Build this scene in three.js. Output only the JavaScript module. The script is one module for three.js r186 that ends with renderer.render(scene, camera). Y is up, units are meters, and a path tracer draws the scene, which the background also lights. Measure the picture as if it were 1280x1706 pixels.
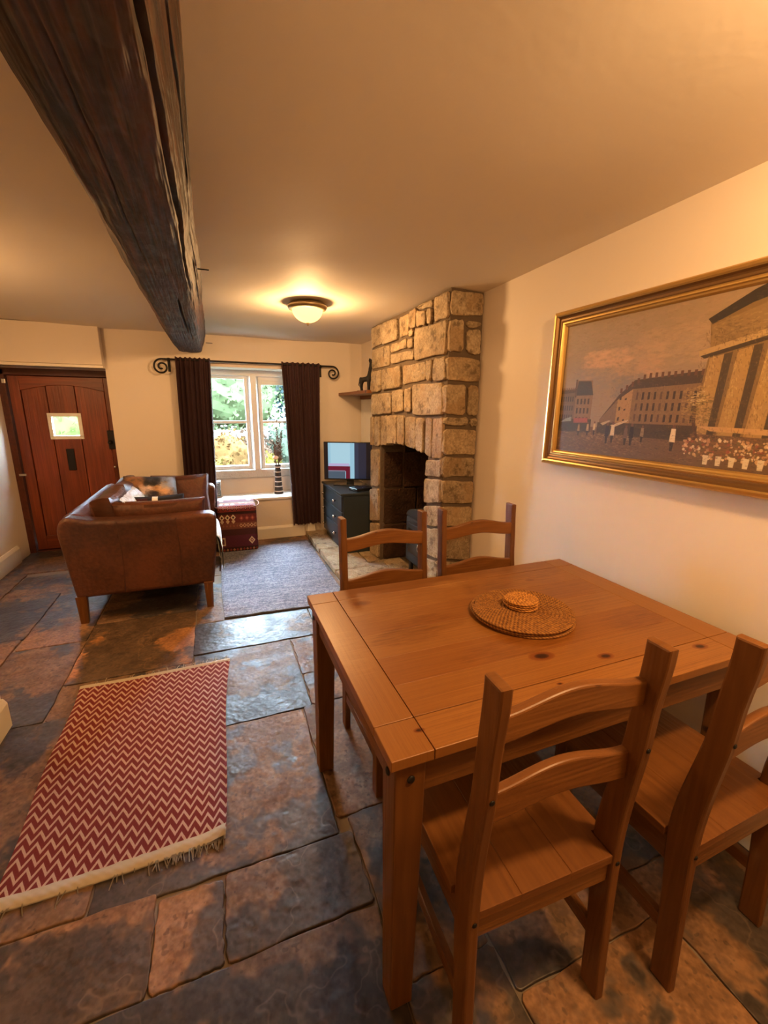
import * as THREE from 'three';
import { RoundedBoxGeometry } from 'three/addons/geometries/RoundedBoxGeometry.js';
import { mergeGeometries, mergeVertices, toCreasedNormals } from 'three/addons/utils/BufferGeometryUtils.js';
import { MarchingCubes } from 'three/addons/objects/MarchingCubes.js';

// ---------------------------------------------------------------- camera, sky, exposure
const scene = new THREE.Scene();
const camera = new THREE.PerspectiveCamera(2 * Math.atan(853 / 715) * 180 / Math.PI, 1280 / 1706, 0.02, 200);
{
  const t = 13.5 * Math.PI / 180, y = 21.4 * Math.PI / 180, r = 0.55 * Math.PI / 180;
  const fw = new THREE.Vector3(Math.sin(y) * Math.cos(t), -Math.sin(t), -Math.cos(y) * Math.cos(t));
  const rt = new THREE.Vector3(Math.cos(y), 0, Math.sin(y));
  const up = new THREE.Vector3().crossVectors(rt, fw);
  const rt2 = rt.clone().multiplyScalar(Math.cos(r)).addScaledVector(up, Math.sin(r));
  const up2 = up.clone().multiplyScalar(Math.cos(r)).addScaledVector(rt, -Math.sin(r));
  camera.quaternion.setFromRotationMatrix(new THREE.Matrix4().makeBasis(rt2, up2, fw.clone().negate()));
  camera.position.set(0, 1.46, 0);
}
const SKY = 140, LAMP = 2.8, EXPOSURE = 1.0;
scene.background = new THREE.Color().setRGB(0.62, 0.82, 1.0);      // a bright overcast sky
scene.backgroundIntensity = SKY;
const LAMP_COLOR = new THREE.Color().setRGB(1.0, 0.56, 0.23);
const renderer = new THREE.WebGLRenderer({ antialias: true });
renderer.toneMapping = THREE.LinearToneMapping;
renderer.toneMappingExposure = EXPOSURE;
renderer.shadowMap.enabled = true;

// ---------------------------------------------------------------- helpers
function rng(a) { return () => { a |= 0; a = a + 0x6D2B79F5 | 0; let t = Math.imul(a ^ a >>> 15, 1 | a); t = t + Math.imul(t ^ t >>> 7, 61 | t) ^ t; return ((t ^ t >>> 14) >>> 0) / 4294967296; }; }
const R = rng(7), rr = (a, b) => a + (b - a) * R();
const clamp = (x, a = 0, b = 1) => Math.min(b, Math.max(a, x)), mix = (a, b, t) => a + (b - a) * t, sm = (a, b, x) => { const t = clamp((x - a) / (b - a)); return t * t * (3 - 2 * t); };
function hash(x, y, s) { let h = Math.imul(x, 374761393) + Math.imul(y, 668265263) + Math.imul(s, 2147483647 ^ 77777) | 0; h = Math.imul(h ^ h >>> 13, 1274126177); return ((h ^ h >>> 16) >>> 0) / 4294967296; }
function noise(x, y, px, py, s) {           // value noise that repeats every px, py cells
  const xi = Math.floor(x), yi = Math.floor(y), fx = x - xi, fy = y - yi, u = fx * fx * (3 - 2 * fx), v = fy * fy * (3 - 2 * fy);
  const m = (a, p) => ((a % p) + p) % p, x0 = m(xi, px), x1 = m(xi + 1, px), y0 = m(yi, py), y1 = m(yi + 1, py);
  return mix(mix(hash(x0, y0, s), hash(x1, y0, s), u), mix(hash(x0, y1, s), hash(x1, y1, s), u), v);
}
function fbm(u, v, px, py, oct, s, gain = 0.5) { let a = 0, w = 1, t = 0; for (let i = 0; i < oct; i++) { a += w * noise(u * px, v * py, px, py, s + i); t += w; w *= gain; px *= 2; py *= 2; } return a / t; }
function dataTex(w, h, fn, srgb = true) {
  const d = new Uint8Array(w * h * 4);
  for (let j = 0; j < h; j++) for (let i = 0; i < w; i++) { const c = fn(i / w, j / h), k = (j * w + i) * 4; d[k] = clamp(c[0]) * 255; d[k + 1] = clamp(c[1]) * 255; d[k + 2] = clamp(c[2]) * 255; d[k + 3] = 255; }
  return finish(new THREE.DataTexture(d, w, h), srgb);
}
function finish(t, srgb) { t.wrapS = t.wrapT = THREE.RepeatWrapping; t.magFilter = THREE.LinearFilter; t.minFilter = THREE.LinearMipmapLinearFilter; t.generateMipmaps = true; if (srgb) t.colorSpace = THREE.SRGBColorSpace; t.needsUpdate = true; return t; }
const grey = (x) => [x, x, x];
const lerp3 = (a, b, t) => [mix(a[0], b[0], t), mix(a[1], b[1], t), mix(a[2], b[2], t)];
function canvasTex(w, h, draw) { const c = document.createElement('canvas'); c.width = w; c.height = h; draw(c.getContext('2d'), w, h); return finish(new THREE.CanvasTexture(c), true); }
function rep(t, x, y) { const c = t.clone(); c.repeat.set(x, y); c.needsUpdate = true; return c; }
const std = (o) => new THREE.MeshStandardMaterial({ roughness: 0.7, ...o });
const phys = (o) => new THREE.MeshPhysicalMaterial({ roughness: 0.5, ...o });

const used = {};
function numbered(n) { const k = used[n] = (used[n] ?? -1) + 1; return k ? n + '_' + String(k).padStart(3, '0') : n; }
function mesh(name, geo, mat, parent) { const m = new THREE.Mesh(geo, mat); m.name = name; m.castShadow = m.receiveShadow = true; parent.add(m); return m; }
function thing(name, label, category, group) { const g = new THREE.Group(); g.name = numbered(name); g.userData = { label, category }; if (group) g.userData.group = group; scene.add(g); return g; }
function solo(name, geo, mat, label, category, group) { const m = mesh(numbered(name), geo, mat, scene); m.userData = { label, category }; if (group) m.userData.group = group; return m; }
function struct(name) { const g = new THREE.Group(); g.name = name; g.userData = { kind: 'structure' }; scene.add(g); return g; }
const mv = (g, x, y, z) => g.translate(x, y, z);
function box(x0, x1, y0, y1, z0, z1) { return new THREE.BoxGeometry(x1 - x0, y1 - y0, z1 - z0).translate((x0 + x1) / 2, (y0 + y1) / 2, (z0 + z1) / 2); }
function rbox(x0, x1, y0, y1, z0, z1, r = 0.004, seg = 2) { return new RoundedBoxGeometry(Math.abs(x1 - x0), Math.abs(y1 - y0), Math.abs(z1 - z0), seg, r).translate((x0 + x1) / 2, (y0 + y1) / 2, (z0 + z1) / 2); }
function cyl(r0, r1, h, seg = 24) { return new THREE.CylinderGeometry(r0, r1, h, seg); }
// uv in metres: u along the axis named (0 x, 1 y, 2 z), v across it
function grain(geo, axis, ou = R() * 3, ov = R() * 3) {
  const p = geo.attributes.position, n = geo.attributes.normal, uv = new Float32Array(p.count * 2), o = [0, 1, 2].filter((k) => k !== axis);
  for (let i = 0; i < p.count; i++) {
    const q = [p.getX(i), p.getY(i), p.getZ(i)], m = [Math.abs(n.getX(i)), Math.abs(n.getY(i)), Math.abs(n.getZ(i))];
    let u, v;
    if (m[axis] > 0.75) { u = q[o[0]] * 0.3; v = q[o[1]]; } else { u = q[axis]; v = m[o[0]] > m[o[1]] ? q[o[1]] : q[o[0]]; }
    uv[2 * i] = u + ou; uv[2 * i + 1] = v + ov;
  }
  geo.setAttribute('uv', new THREE.BufferAttribute(uv, 2)); return geo;
}
function tube(pts, r, seg = 40, rad = 8, closed = false) { return new THREE.TubeGeometry(new THREE.CatmullRomCurve3(pts.map((p) => p.isVector3 ? p : new THREE.Vector3(...p)), closed), seg, r, rad, closed); }
function extrude(pts, depth, bevel = 0.004, segs = 2) { const s = new THREE.Shape(pts.map((p) => new THREE.Vector2(p[0], p[1]))); return new THREE.ExtrudeGeometry(s, { depth: Math.max(1e-4, depth - 2 * bevel), bevelEnabled: bevel > 0, bevelThickness: bevel, bevelSize: bevel, bevelOffset: -bevel, bevelSegments: segs, steps: 1, curveSegments: 8 }).translate(0, 0, bevel); }
function lathe(pts, seg = 40) { return new THREE.LatheGeometry(pts.map((p) => new THREE.Vector2(p[0], p[1])), seg); }
// a soft cushion w x h x d, thick in the middle and thin at the seam
function pillow(w, h, d, n = 18, edge = 0.35) {
  const g = new THREE.BoxGeometry(2, 2, 2, n, n, 4), p = g.attributes.position;
  for (let i = 0; i < p.count; i++) {
    const x = p.getX(i), y = p.getY(i), z = p.getZ(i), b = edge + (1 - edge) * Math.pow((1 - x ** 4) * (1 - y ** 4), 0.5);
    const k = 1 - 0.06 * (1 - Math.abs(y)) * Math.abs(x) ** 3, k2 = 1 - 0.06 * (1 - Math.abs(x)) * Math.abs(y) ** 3;
    const round = Math.sqrt(1 - 0.12 * z * z);
    p.setXYZ(i, x * k * w / 2 * round, y * k2 * h / 2 * round, z * b * d / 2);
  }
  const m = mergeVertices(g, 1e-5); m.computeVertexNormals(); return m;
}
// irregular quad outline with small bumps along each edge
function outline(q, jit, rnd, per = 4, rc = 0.016) {
  const out = [], n = q.length;
  for (let i = 0; i < n; i++) {
    const a = q[i], b = q[(i + 1) % n], L = Math.hypot(b[0] - a[0], b[1] - a[1]);
    for (let k = 0; k < per; k++) {
      const corner = Math.min(0.3, rc / L), t = mix(corner, 1 - corner, k / (per - 1)), nx = (b[1] - a[1]) / L, ny = -(b[0] - a[0]) / L, j = (rnd() - 0.35) * jit;
      out.push([mix(a[0], b[0], t) - nx * j, mix(a[1], b[1], t) - ny * j]);
    }
    const d = q[(i + 2) % n], L2 = Math.hypot(d[0] - b[0], d[1] - b[1]), k = 0.45 * rc;
    out.push([b[0] + (a[0] - b[0]) / L * k + (d[0] - b[0]) / L2 * k, b[1] + (a[1] - b[1]) / L * k + (d[1] - b[1]) / L2 * k]);
  }
  return out;
}
const ccw = (q) => { let a = 0; for (let i = 0; i < q.length; i++) { const p = q[i], n = q[(i + 1) % q.length]; a += p[0] * n[1] - n[0] * p[1]; } return a < 0 ? q.slice().reverse() : q; };
function sdfMesh(bones, min, max, cell, k = 0.02) {        // tapered capsules joined smoothly
  const ext = Math.max(max[0] - min[0], max[1] - min[1], max[2] - min[2]), res = Math.ceil(ext / cell) + 4;
  const mc = new MarchingCubes(res, new THREE.MeshBasicMaterial(), false, false, 200000); mc.isolation = 0;
  const c = [(min[0] + max[0]) / 2, (min[1] + max[1]) / 2, (min[2] + max[2]) / 2], half = ext / 2 + 2 * cell;
  for (let z = 0; z < res; z++) for (let y = 0; y < res; y++) for (let x = 0; x < res; x++) {
    const P = [c[0] + (x / (res / 2) - 1) * half, c[1] + (y / (res / 2) - 1) * half, c[2] + (z / (res / 2) - 1) * half];
    let d = 1;
    for (const [a, ra, b, rb] of bones) {
      const ab = [b[0] - a[0], b[1] - a[1], b[2] - a[2]], ap = [P[0] - a[0], P[1] - a[1], P[2] - a[2]];
      const L = ab[0] ** 2 + ab[1] ** 2 + ab[2] ** 2, t = clamp(L > 0 ? (ap[0] * ab[0] + ap[1] * ab[1] + ap[2] * ab[2]) / L : 0);
      const e = Math.hypot(ap[0] - ab[0] * t, ap[1] - ab[1] * t, ap[2] - ab[2] * t) - mix(ra, rb, t);
      const h = clamp(0.5 + 0.5 * (d - e) / k); d = mix(d, e, h) - k * h * (1 - h);
    }
    mc.field[x + y * res + z * res * res] = -d;
  }
  mc.update();
  const g = new THREE.BufferGeometry(); g.setAttribute('position', new THREE.BufferAttribute(mc.positionArray.slice(0, mc.count * 3), 3));
  g.scale(half, half, half).translate(...c);
  g.setAttribute('uv', new THREE.BufferAttribute(new Float32Array(mc.count * 2), 2));
  const m = mergeVertices(g, 1e-5); m.computeVertexNormals(); return m;
}
// a grid surface from fn(u, v) -> [x, y, z]; uv given in metres by su, sv
function grid(nu, nv, fn, su = 1, sv = 1, flip = false) {
  const pos = [], uv = [], idx = [];
  for (let j = 0; j <= nv; j++) for (let i = 0; i <= nu; i++) { pos.push(...fn(i / nu, j / nv)); uv.push(i / nu * su, j / nv * sv); }
  for (let j = 0; j < nv; j++) for (let i = 0; i < nu; i++) { const a = j * (nu + 1) + i, b = a + 1, c = a + nu + 1, d = c + 1; flip ? idx.push(a, c, b, b, c, d) : idx.push(a, b, c, b, d, c); }
  const g = new THREE.BufferGeometry(); g.setAttribute('position', new THREE.Float32BufferAttribute(pos, 3)); g.setAttribute('uv', new THREE.Float32BufferAttribute(uv, 2)); g.setIndex(idx); g.computeVertexNormals(); return g;
}

// ---------------------------------------------------------------- materials
const tx = {};
tx.plaster = dataTex(512, 512, (u, v) => grey(0.6 * fbm(u, v, 6, 6, 4, 3) + 0.4 * fbm(u, v, 48, 48, 2, 9)), false);
tx.pine = dataTex(1024, 512, (u, v) => {
  const w = fbm(u, v, 2, 4, 3, 11), a = Math.sin((v * 46 + w * 9 + 2 * fbm(u, v, 1, 8, 2, 5)) * 2 * Math.PI * 0.5), f = fbm(u, v, 6, 160, 2, 31), pl = fbm(u, v, 2, 5, 2, 77);
  let t = 0.45 + 0.11 * a + 0.5 * (f - 0.5) + 0.5 * (pl - 0.5);
  let c = lerp3([0.74, 0.54, 0.35], [0.57, 0.38, 0.22], clamp(t));
  for (const [ku, kv, kr] of [[0.22, 0.3, 0.011], [0.71, 0.72, 0.014], [0.52, 0.12, 0.008]]) { const d = Math.hypot(u - ku, (v - kv) * 0.5) / kr; c = lerp3(c, [0.22, 0.09, 0.035], 0.85 * (1 - sm(0.6, 1.5, d))); }
  return c;
});
tx.pineBump = dataTex(512, 512, (u, v) => grey(fbm(u, v, 5, 150, 2, 31)), false);
tx.door = dataTex(512, 512, (u, v) => { const w = fbm(u, v, 2, 6, 3, 21), f = fbm(u, v, 4, 120, 3, 8); return lerp3([0.58, 0.27, 0.12], [0.38, 0.155, 0.065], clamp(0.5 + 0.9 * (f - 0.5) + 0.8 * (w - 0.5))); });
tx.beam = dataTex(1024, 512, (u, v) => {
  const w = fbm(u, v, 4, 4, 4, 41), f = fbm(u, v, 8, 90, 3, 43), g = fbm(u, v, 24, 24, 3, 47);
  let c = lerp3([0.34, 0.20, 0.10], [0.105, 0.062, 0.045], clamp(0.5 + 1.6 * (f - 0.5) + 1.6 * (w - 0.5)));
  return lerp3(c, [0.30, 0.27, 0.24], 0.5 * sm(0.60, 0.72, g));
});
tx.beamBump = dataTex(1024, 512, (u, v) => grey(0.55 * fbm(u, v, 8, 90, 3, 43) + 0.45 * fbm(u, v, 14, 20, 4, 49)), false);
// flagstone: worn tan sandstone with dark skins of old polish and soot, each with its own outline
const flagDark = (u, v) => { const wu = u + 0.03 * (fbm(u, v, 10, 10, 4, 90) - 0.5), wv = v + 0.03 * (fbm(u, v, 10, 10, 4, 91) - 0.5); return sm(0.45, 0.54, fbm(wu, wv, 6, 6, 6, 61, 0.62) + 0.10 * (fbm(u, v, 60, 60, 3, 79) - 0.5)); };
tx.flag = dataTex(2048, 2048, (u, v) => {
  const fine = fbm(u, v, 220, 220, 3, 71), mid = fbm(u, v, 26, 26, 5, 79, 0.62), big = fbm(u, v, 4, 4, 3, 83), sp = fbm(u, v, 150, 150, 2, 75), vein = Math.abs(fbm(u, v, 7, 7, 5, 95, 0.6) - 0.5);
  let c = lerp3([0.60, 0.47, 0.34], [0.42, 0.32, 0.225], clamp(0.5 + 1.6 * (mid - 0.5) + 1.2 * (fine - 0.5) + 0.8 * (big - 0.5)));
  c = lerp3(c, lerp3([0.20, 0.185, 0.18], [0.32, 0.285, 0.26], clamp(0.5 + 1.8 * (mid - 0.5) + 1.3 * (fine - 0.5))), 0.93 * flagDark(u, v));
  c = lerp3(c, [0.55, 0.47, 0.39], 0.35 * (1 - sm(0.0, 0.012, vein)));
  return lerp3(c, [0.15, 0.125, 0.11], 0.3 * sm(0.72, 0.80, sp));
});
tx.flagRough = dataTex(1024, 1024, (u, v) => grey(mix(0.64, 0.50, flagDark(u, v)) + 0.25 * (fbm(u, v, 40, 40, 3, 99) - 0.5)), false);
tx.flagBump = dataTex(1024, 1024, (u, v) => grey(0.5 * fbm(u, v, 5, 5, 6, 61, 0.58) + 0.3 * fbm(u, v, 30, 30, 4, 79) + 0.2 * fbm(u, v, 110, 110, 2, 71)), false);
tx.sand = dataTex(1024, 1024, (u, v) => {
  const a = fbm(u, v, 5, 5, 5, 101), f = fbm(u, v, 110, 110, 3, 103), m = fbm(u, v, 22, 22, 4, 107);
  let c = lerp3([0.74, 0.66, 0.54], [0.54, 0.47, 0.37], clamp(0.5 + 1.2 * (a - 0.5) + 1.3 * (f - 0.5) + 0.8 * (m - 0.5)));
  c = lerp3(c, [0.58, 0.45, 0.30], 0.40 * sm(0.54, 0.70, fbm(u, v, 6, 6, 5, 113)));
  return lerp3(c, [0.33, 0.27, 0.20], 0.45 * sm(0.66, 0.74, m));
});
tx.sandBump = dataTex(512, 512, (u, v) => grey(0.5 * fbm(u, v, 12, 12, 4, 109) + 0.5 * fbm(u, v, 70, 70, 3, 103)), false);
tx.leather = dataTex(1024, 1024, (u, v) => { const a = fbm(u, v, 3, 3, 5, 131), f = fbm(u, v, 60, 60, 3, 133); return lerp3([0.385, 0.215, 0.125], [0.225, 0.12, 0.068], clamp(0.5 + 1.7 * (a - 0.5) + 0.7 * (f - 0.5))); });
tx.leatherBump = dataTex(512, 512, (u, v) => grey(0.5 * fbm(u, v, 70, 70, 2, 141) + 0.5 * fbm(u, v, 5, 5, 4, 143)), false);
tx.weave = dataTex(256, 256, (u, v) => grey(0.5 + 0.25 * Math.sin(u * 64 * Math.PI) * Math.cos(v * 64 * Math.PI) + 0.3 * (fbm(u, v, 32, 32, 2, 5) - 0.5)), false);

const M = {};
M.wall = std({ color: new THREE.Color().setRGB(0.78, 0.69, 0.585), roughness: 0.62, bumpMap: tx.plaster, bumpScale: 0.0007 });
M.ceiling = std({ color: new THREE.Color().setRGB(0.78, 0.72, 0.63), roughness: 0.7, bumpMap: tx.plaster, bumpScale: 0.0008 });
M.trim = std({ color: new THREE.Color().setRGB(0.80, 0.74, 0.63), roughness: 0.42 });
M.white = std({ color: new THREE.Color().setRGB(0.86, 0.86, 0.83), roughness: 0.4 });
M.mortar = std({ color: new THREE.Color().setRGB(0.24, 0.19, 0.14), roughness: 0.95, bumpMap: tx.plaster, bumpScale: 0.006 });
M.chimneyMortar = std({ color: new THREE.Color().setRGB(0.13, 0.092, 0.06), roughness: 0.95, bumpMap: tx.sandBump, bumpScale: 0.008 });
const FLAG_TINTS = [[1.05, 0.98, 0.9], [0.80, 0.77, 0.76], [1.25, 1.1, 0.94], [0.68, 0.70, 0.74], [0.98, 0.88, 0.78], [1.5, 1.15, 0.78]];
M.flags = FLAG_TINTS.map((t) => std({ map: tx.flag, color: new THREE.Color().setRGB(...t), roughness: 1, roughnessMap: tx.flagRough, bumpMap: tx.flagBump, bumpScale: 0.013 }));
const SAND_TINTS = [[1, 1, 1], [0.92, 0.90, 0.87], [1.04, 1.0, 0.94], [0.85, 0.83, 0.8]];
M.sands = SAND_TINTS.map((t) => std({ map: tx.sand, color: new THREE.Color().setRGB(...t), roughness: 0.85, bumpMap: tx.sandBump, bumpScale: 0.009 }));
M.soot = std({ color: new THREE.Color().setRGB(0.035, 0.026, 0.02), roughness: 0.95, bumpMap: tx.sandBump, bumpScale: 0.01 });
M.sootStone = std({ map: tx.sand, color: new THREE.Color().setRGB(0.15, 0.085, 0.05), roughness: 0.9, bumpMap: tx.sandBump, bumpScale: 0.01 });
M.beam = std({ map: tx.beam, roughness: 0.62, bumpMap: tx.beamBump, bumpScale: 0.02 });
M.pine = [[1, 1, 1], [0.78, 0.72, 0.66], [0.95, 0.87, 0.8]].map((t) => phys({ map: tx.pine, color: new THREE.Color().setRGB(0.49 * t[0], 0.425 * t[1], 0.255 * t[2]), roughness: 0.42, bumpMap: tx.pineBump, bumpScale: 0.0012 }));  // second tone darkened: shade on upright table and chair parts put into the colour
M.pineDark = phys({ map: tx.pine, color: new THREE.Color().setRGB(0.55, 0.42, 0.30), roughness: 0.45, bumpMap: tx.pineBump, bumpScale: 0.0012 });
M.door = [[1, 1, 1], [0.86, 0.84, 0.82], [1.08, 1.04, 1]].map((t) => std({ map: tx.door, color: new THREE.Color().setRGB(...t), roughness: 0.4, bumpMap: tx.pineBump, bumpScale: 0.001 }));
M.doorDark = std({ map: tx.door, color: new THREE.Color().setRGB(0.35, 0.32, 0.3), roughness: 0.5 });
M.iron = std({ color: new THREE.Color().setRGB(0.018, 0.016, 0.016), roughness: 0.45, metalness: 0.6 });
M.blackIron = std({ color: new THREE.Color().setRGB(0.018, 0.017, 0.017), roughness: 0.75 });
M.brass = std({ color: new THREE.Color().setRGB(0.36, 0.27, 0.16), roughness: 0.35, metalness: 0.9 });
M.chrome = std({ color: new THREE.Color().setRGB(0.75, 0.74, 0.70), roughness: 0.22, metalness: 1 });
M.leather = phys({ map: tx.leather, roughness: 0.46, bumpMap: tx.leatherBump, bumpScale: 0.004 });
M.fur = std({ color: new THREE.Color().setRGB(0.62, 0.61, 0.58), roughness: 1, bumpMap: tx.plaster, bumpScale: 0.02 });
M.velvet = phys({ color: new THREE.Color().setRGB(0.048, 0.017, 0.017), roughness: 0.75, sheen: 0.35, sheenColor: new THREE.Color().setRGB(0.4, 0.22, 0.2), sheenRoughness: 0.5 });
M.navy = std({ color: new THREE.Color().setRGB(0.022, 0.032, 0.038), roughness: 0.4 });
M.gloss = std({ color: new THREE.Color().setRGB(0.012, 0.012, 0.014), roughness: 0.18 });
M.glass = phys({ color: 0xffffff, roughness: 0, transmission: 1, thickness: 0, ior: 1.45 });
// ---------------------------------------------------------------- the room
const XR = 1.62, XL = -1.83, ZF = -4.88, ZN = 1.7, XP = -1.01, ZP = -2.24, HEARTH = 0.055;
const ceilY = (z) => 2.165 + 0.024 * Math.max(0, z + 2.4);

// floor: big flagstones laid in courses across the room, in pale mortar
const floor = struct('floor');
mesh('mortar_bed', box(XL - 0.1, XR + 0.1, -0.14, -0.009, -5.4, ZN), M.mortar, floor);
{
  const rnd = rng(21), slabs = [
    // [x0, x1, z far, z near, tint]
    [-1.01, -0.52, 1.7, 0.3, 0], [-0.52, 0.25, 1.7, 0.7, 1], [-0.52, 0.25, 0.7, 0.4, 2], [0.25, 1.0, 1.7, 0.4, 0], [1.0, 1.62, 1.7, 0.55, 4], [1.0, 1.62, 0.55, -0.12, 1], [0.35, 1.0, 0.4, -0.2, 2],
    [-1.01, -0.52, 0.3, -0.36, 1], [-0.52, 0.35, 0.4, -0.42, 4],
    [-1.01, -0.43, -0.36, -0.93, 1], [-0.43, 0.35, -0.42, -0.93, 3], [0.35, 0.62, -0.2, -0.72, 0], [0.62, 1.14, -0.2, -0.60, 2], [1.14, 1.62, -0.12, -0.72, 4],
    [-1.01, -0.27, -0.93, -1.20, 2], [-0.27, -0.08, -0.93, -1.17, 2], [-0.08, 0.35, -0.93, -1.18, 0], [0.35, 0.62, -0.72, -1.24, 3], [0.62, 1.14, -0.6, -1.25, 1], [1.14, 1.62, -0.72, -1.255, 1],
    [-1.01, -0.46, -1.20, -2.21, 1], [-0.46, 0.31, -1.18, -1.88, 0], [-0.46, -0.22, -1.88, -2.5, 1], [-0.22, 0.36, -1.88, -2.57, 3], [0.31, 0.95, -1.24, -1.89, 1], [0.36, 0.95, -1.89, -2.16, 4], [0.36, 0.90, -2.16, -2.57, 1], [0.95, 1.62, -1.26, -1.85, 0], [0.95, 1.62, -1.85, -2.47, 1],
    [-1.83, -1.25, -2.21, -3.15, 4], [-1.25, -0.86, -2.21, -3.0, 1], [-0.86, -0.46, -2.21, -2.50, 1], [-0.86, -0.22, -2.50, -3.22, 5], [-0.22, 0.55, -2.57, -2.98, 3], [0.55, 1.40, -2.57, -3.25, 3],
    [-1.83, -1.24, -3.15, -3.92, 1], [-1.24, -0.86, -3.0, -3.88, 4], [-0.86, -0.22, -3.22, -3.9, 1], [0.30, 0.55, -2.98, -3.25, 1], [-0.22, 0.30, -2.98, -3.70, 3], [0.30, 0.92, -3.25, -3.9, 1],
    [-1.83, -1.64, -3.92, -4.5, 1], [-1.64, -1.02, -3.88, -4.42, 4], [-1.02, -0.4, -3.9, -4.5, 3], [-0.4, 0.30, -3.9, -4.45, 1], [0.30, 0.92, -3.9, -4.5, 0],
    [-1.83, -1.2, -4.5, -5.22, 1], [-1.2, -0.6, -4.42, -4.9, 3], [-0.6, 0.15, -4.45, -4.9, 1], [0.15, 0.92, -4.5, -4.9, 4],
  ];
  for (const [x0, x1, za, zb, t] of slabs) {
    const lo = Math.min(za, zb), hi = Math.max(za, zb), g = 0.0015;
    const q = [[x0 + g, -hi + g], [x1 - g, -hi + g], [x1 - g, -lo - g], [x0 + g, -lo - g]];
    const geo = extrude(outline(q, 0.008, rnd, 12, 0.012), 0.04, 0.003, 2).rotateX(-Math.PI / 2);
    const a = Math.floor(rnd() * 4) * Math.PI / 2 + 0.3 * (rnd() - 0.5), ou = rnd() * 2.4, ov = rnd() * 2.4, uv = geo.attributes.uv, p = geo.attributes.position;
    for (let i = 0; i < uv.count; i++) { const x = p.getX(i), z = p.getZ(i); uv.setXY(i, (x * Math.cos(a) - z * Math.sin(a) + ou) / 2.4, (x * Math.sin(a) + z * Math.cos(a) + ov) / 2.4); }
    const m = mesh('flagstone', geo, M.flags[t], floor);
    m.position.y = -0.04; m.rotation.set((rnd() - 0.5) * 0.003, 0, (rnd() - 0.5) * 0.003, 'XYZ');
  }
}
// ceiling: uneven old plaster, rising a little towards the dining end
{
  const c = struct('ceiling'), N = 80;
  const under = (u, v) => { const x = mix(XL - 0.1, XR + 0.1, u), z = mix(ZN + 0.1, -5.4, v), e = sm(0, 0.25, XR - x); return [x, ceilY(z) + e * (0.034 * (fbm(u, v, 4, 7, 3, 300) - 0.5)), z]; };
  mesh('plaster', mergeGeometries([grid(N, N, under, 3.65, 7.2, true), grid(1, 1, (u, v) => [mix(XL - 0.1, XR + 0.1, u), 2.42, mix(ZN + 0.1, -5.4, v)], 3, 7)]), M.ceiling, c);
}
const wallUV = (g) => { const p = g.attributes.position, n = g.attributes.normal, uv = g.attributes.uv; for (let i = 0; i < p.count; i++) { Math.abs(n.getX(i)) > 0.7 ? uv.setXY(i, p.getZ(i), p.getY(i)) : Math.abs(n.getY(i)) > 0.7 ? uv.setXY(i, p.getX(i), p.getZ(i)) : uv.setXY(i, p.getX(i), p.getY(i)); } return g; };
const merged = (l) => wallUV(mergeGeometries(l));
mesh('plaster', merged([box(XR, XR + 0.2, -0.1, 2.4, -2.49, ZN), box(XR, XR + 0.2, -0.1, 2.4, -5.4, -3.86), box(XR + 0.4, XR + 0.6, -0.1, 2.4, -3.9, -2.45)]), M.wall, struct('wall_right'));
mesh('plaster', merged([box(XL - 0.2, XL, -0.1, 2.4, -5.4, ZP)]), M.wall, struct('wall_left'));
mesh('plaster', merged([box(XL - 0.2, XP, -0.1, 2.4, ZP, ZN + 0.2)]), M.wall, struct('wall_partition'));
mesh('plaster', merged([box(XL - 0.2, XR + 0.2, -0.1, 2.4, ZN, ZN + 0.2)]), M.wall, struct('wall_front'));
// far wall: door recess at the left, deep window seat in the middle
const WX0 = -0.13, WX1 = 1.0, SILL = 0.485, WTOP = 1.862, ZW = -5.2, DX1 = -0.905;
{
  const w = struct('wall_back'), zb = -5.42;
  mesh('plaster', merged([
    box(DX1, WX0, -0.1, 2.4, zb, ZF), box(WX1, XR + 0.2, -0.1, 2.4, zb, ZF), box(WX0, WX1, WTOP, 2.4, zb, ZF), box(WX0, WX1, -0.1, SILL - 0.025, zb, ZF),
    box(WX0, WX1, SILL - 0.03, 0.672, zb, ZW), box(XL - 0.1, DX1, 1.80, 2.4, zb, ZF), box(XL - 0.1, XL + 0.015, -0.1, 1.85, zb, ZW),
  ]), M.wall, w);
  mesh('window_seat_board', wallUV(rbox(WX0 + 0.002, WX1 - 0.002, SILL - 0.028, SILL, ZW - 0.01, ZF + 0.025, 0.006)), M.white, w);
  mesh('stone_sill', wallUV(rbox(WX0, WX1, 0.668, 0.762, ZW - 0.2, ZW + 0.035, 0.012)), std({ color: new THREE.Color().setRGB(0.62, 0.58, 0.52), roughness: 0.9, bumpMap: tx.sandBump, bumpScale: 0.01 }), w);
  // boxed-in lintel over the door, standing proud of the wall
  mesh('door_lintel_box', wallUV(rbox(XL, -0.905, 1.825, 2.164, ZF - 0.02, -4.785, 0.006)), M.wall, w);
  mesh('lintel_moulding', rbox(XL, DX1, 1.80, 1.826, ZF - 0.1, -4.80, 0.005), M.trim, w);
}
function baseboard(name, geos) { const b = struct(name); for (const g of geos) mesh('board', g, M.trim, b); return b; }
const skirt = (pts, len, turn, x, z) => extrude([[0, 0], [0.022, 0], [0.022, 0.12], [0.016, 0.132], [0.008, 0.145], [0, 0.145]], len, 0.001, 1).rotateY(turn).translate(x, 0, z);
baseboard('baseboard_back', [skirt(0, 0.905, -Math.PI / 2, 0.905, ZF).clone(), skirt(0, 0.89, -Math.PI / 2, 0, ZF)]);
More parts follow.
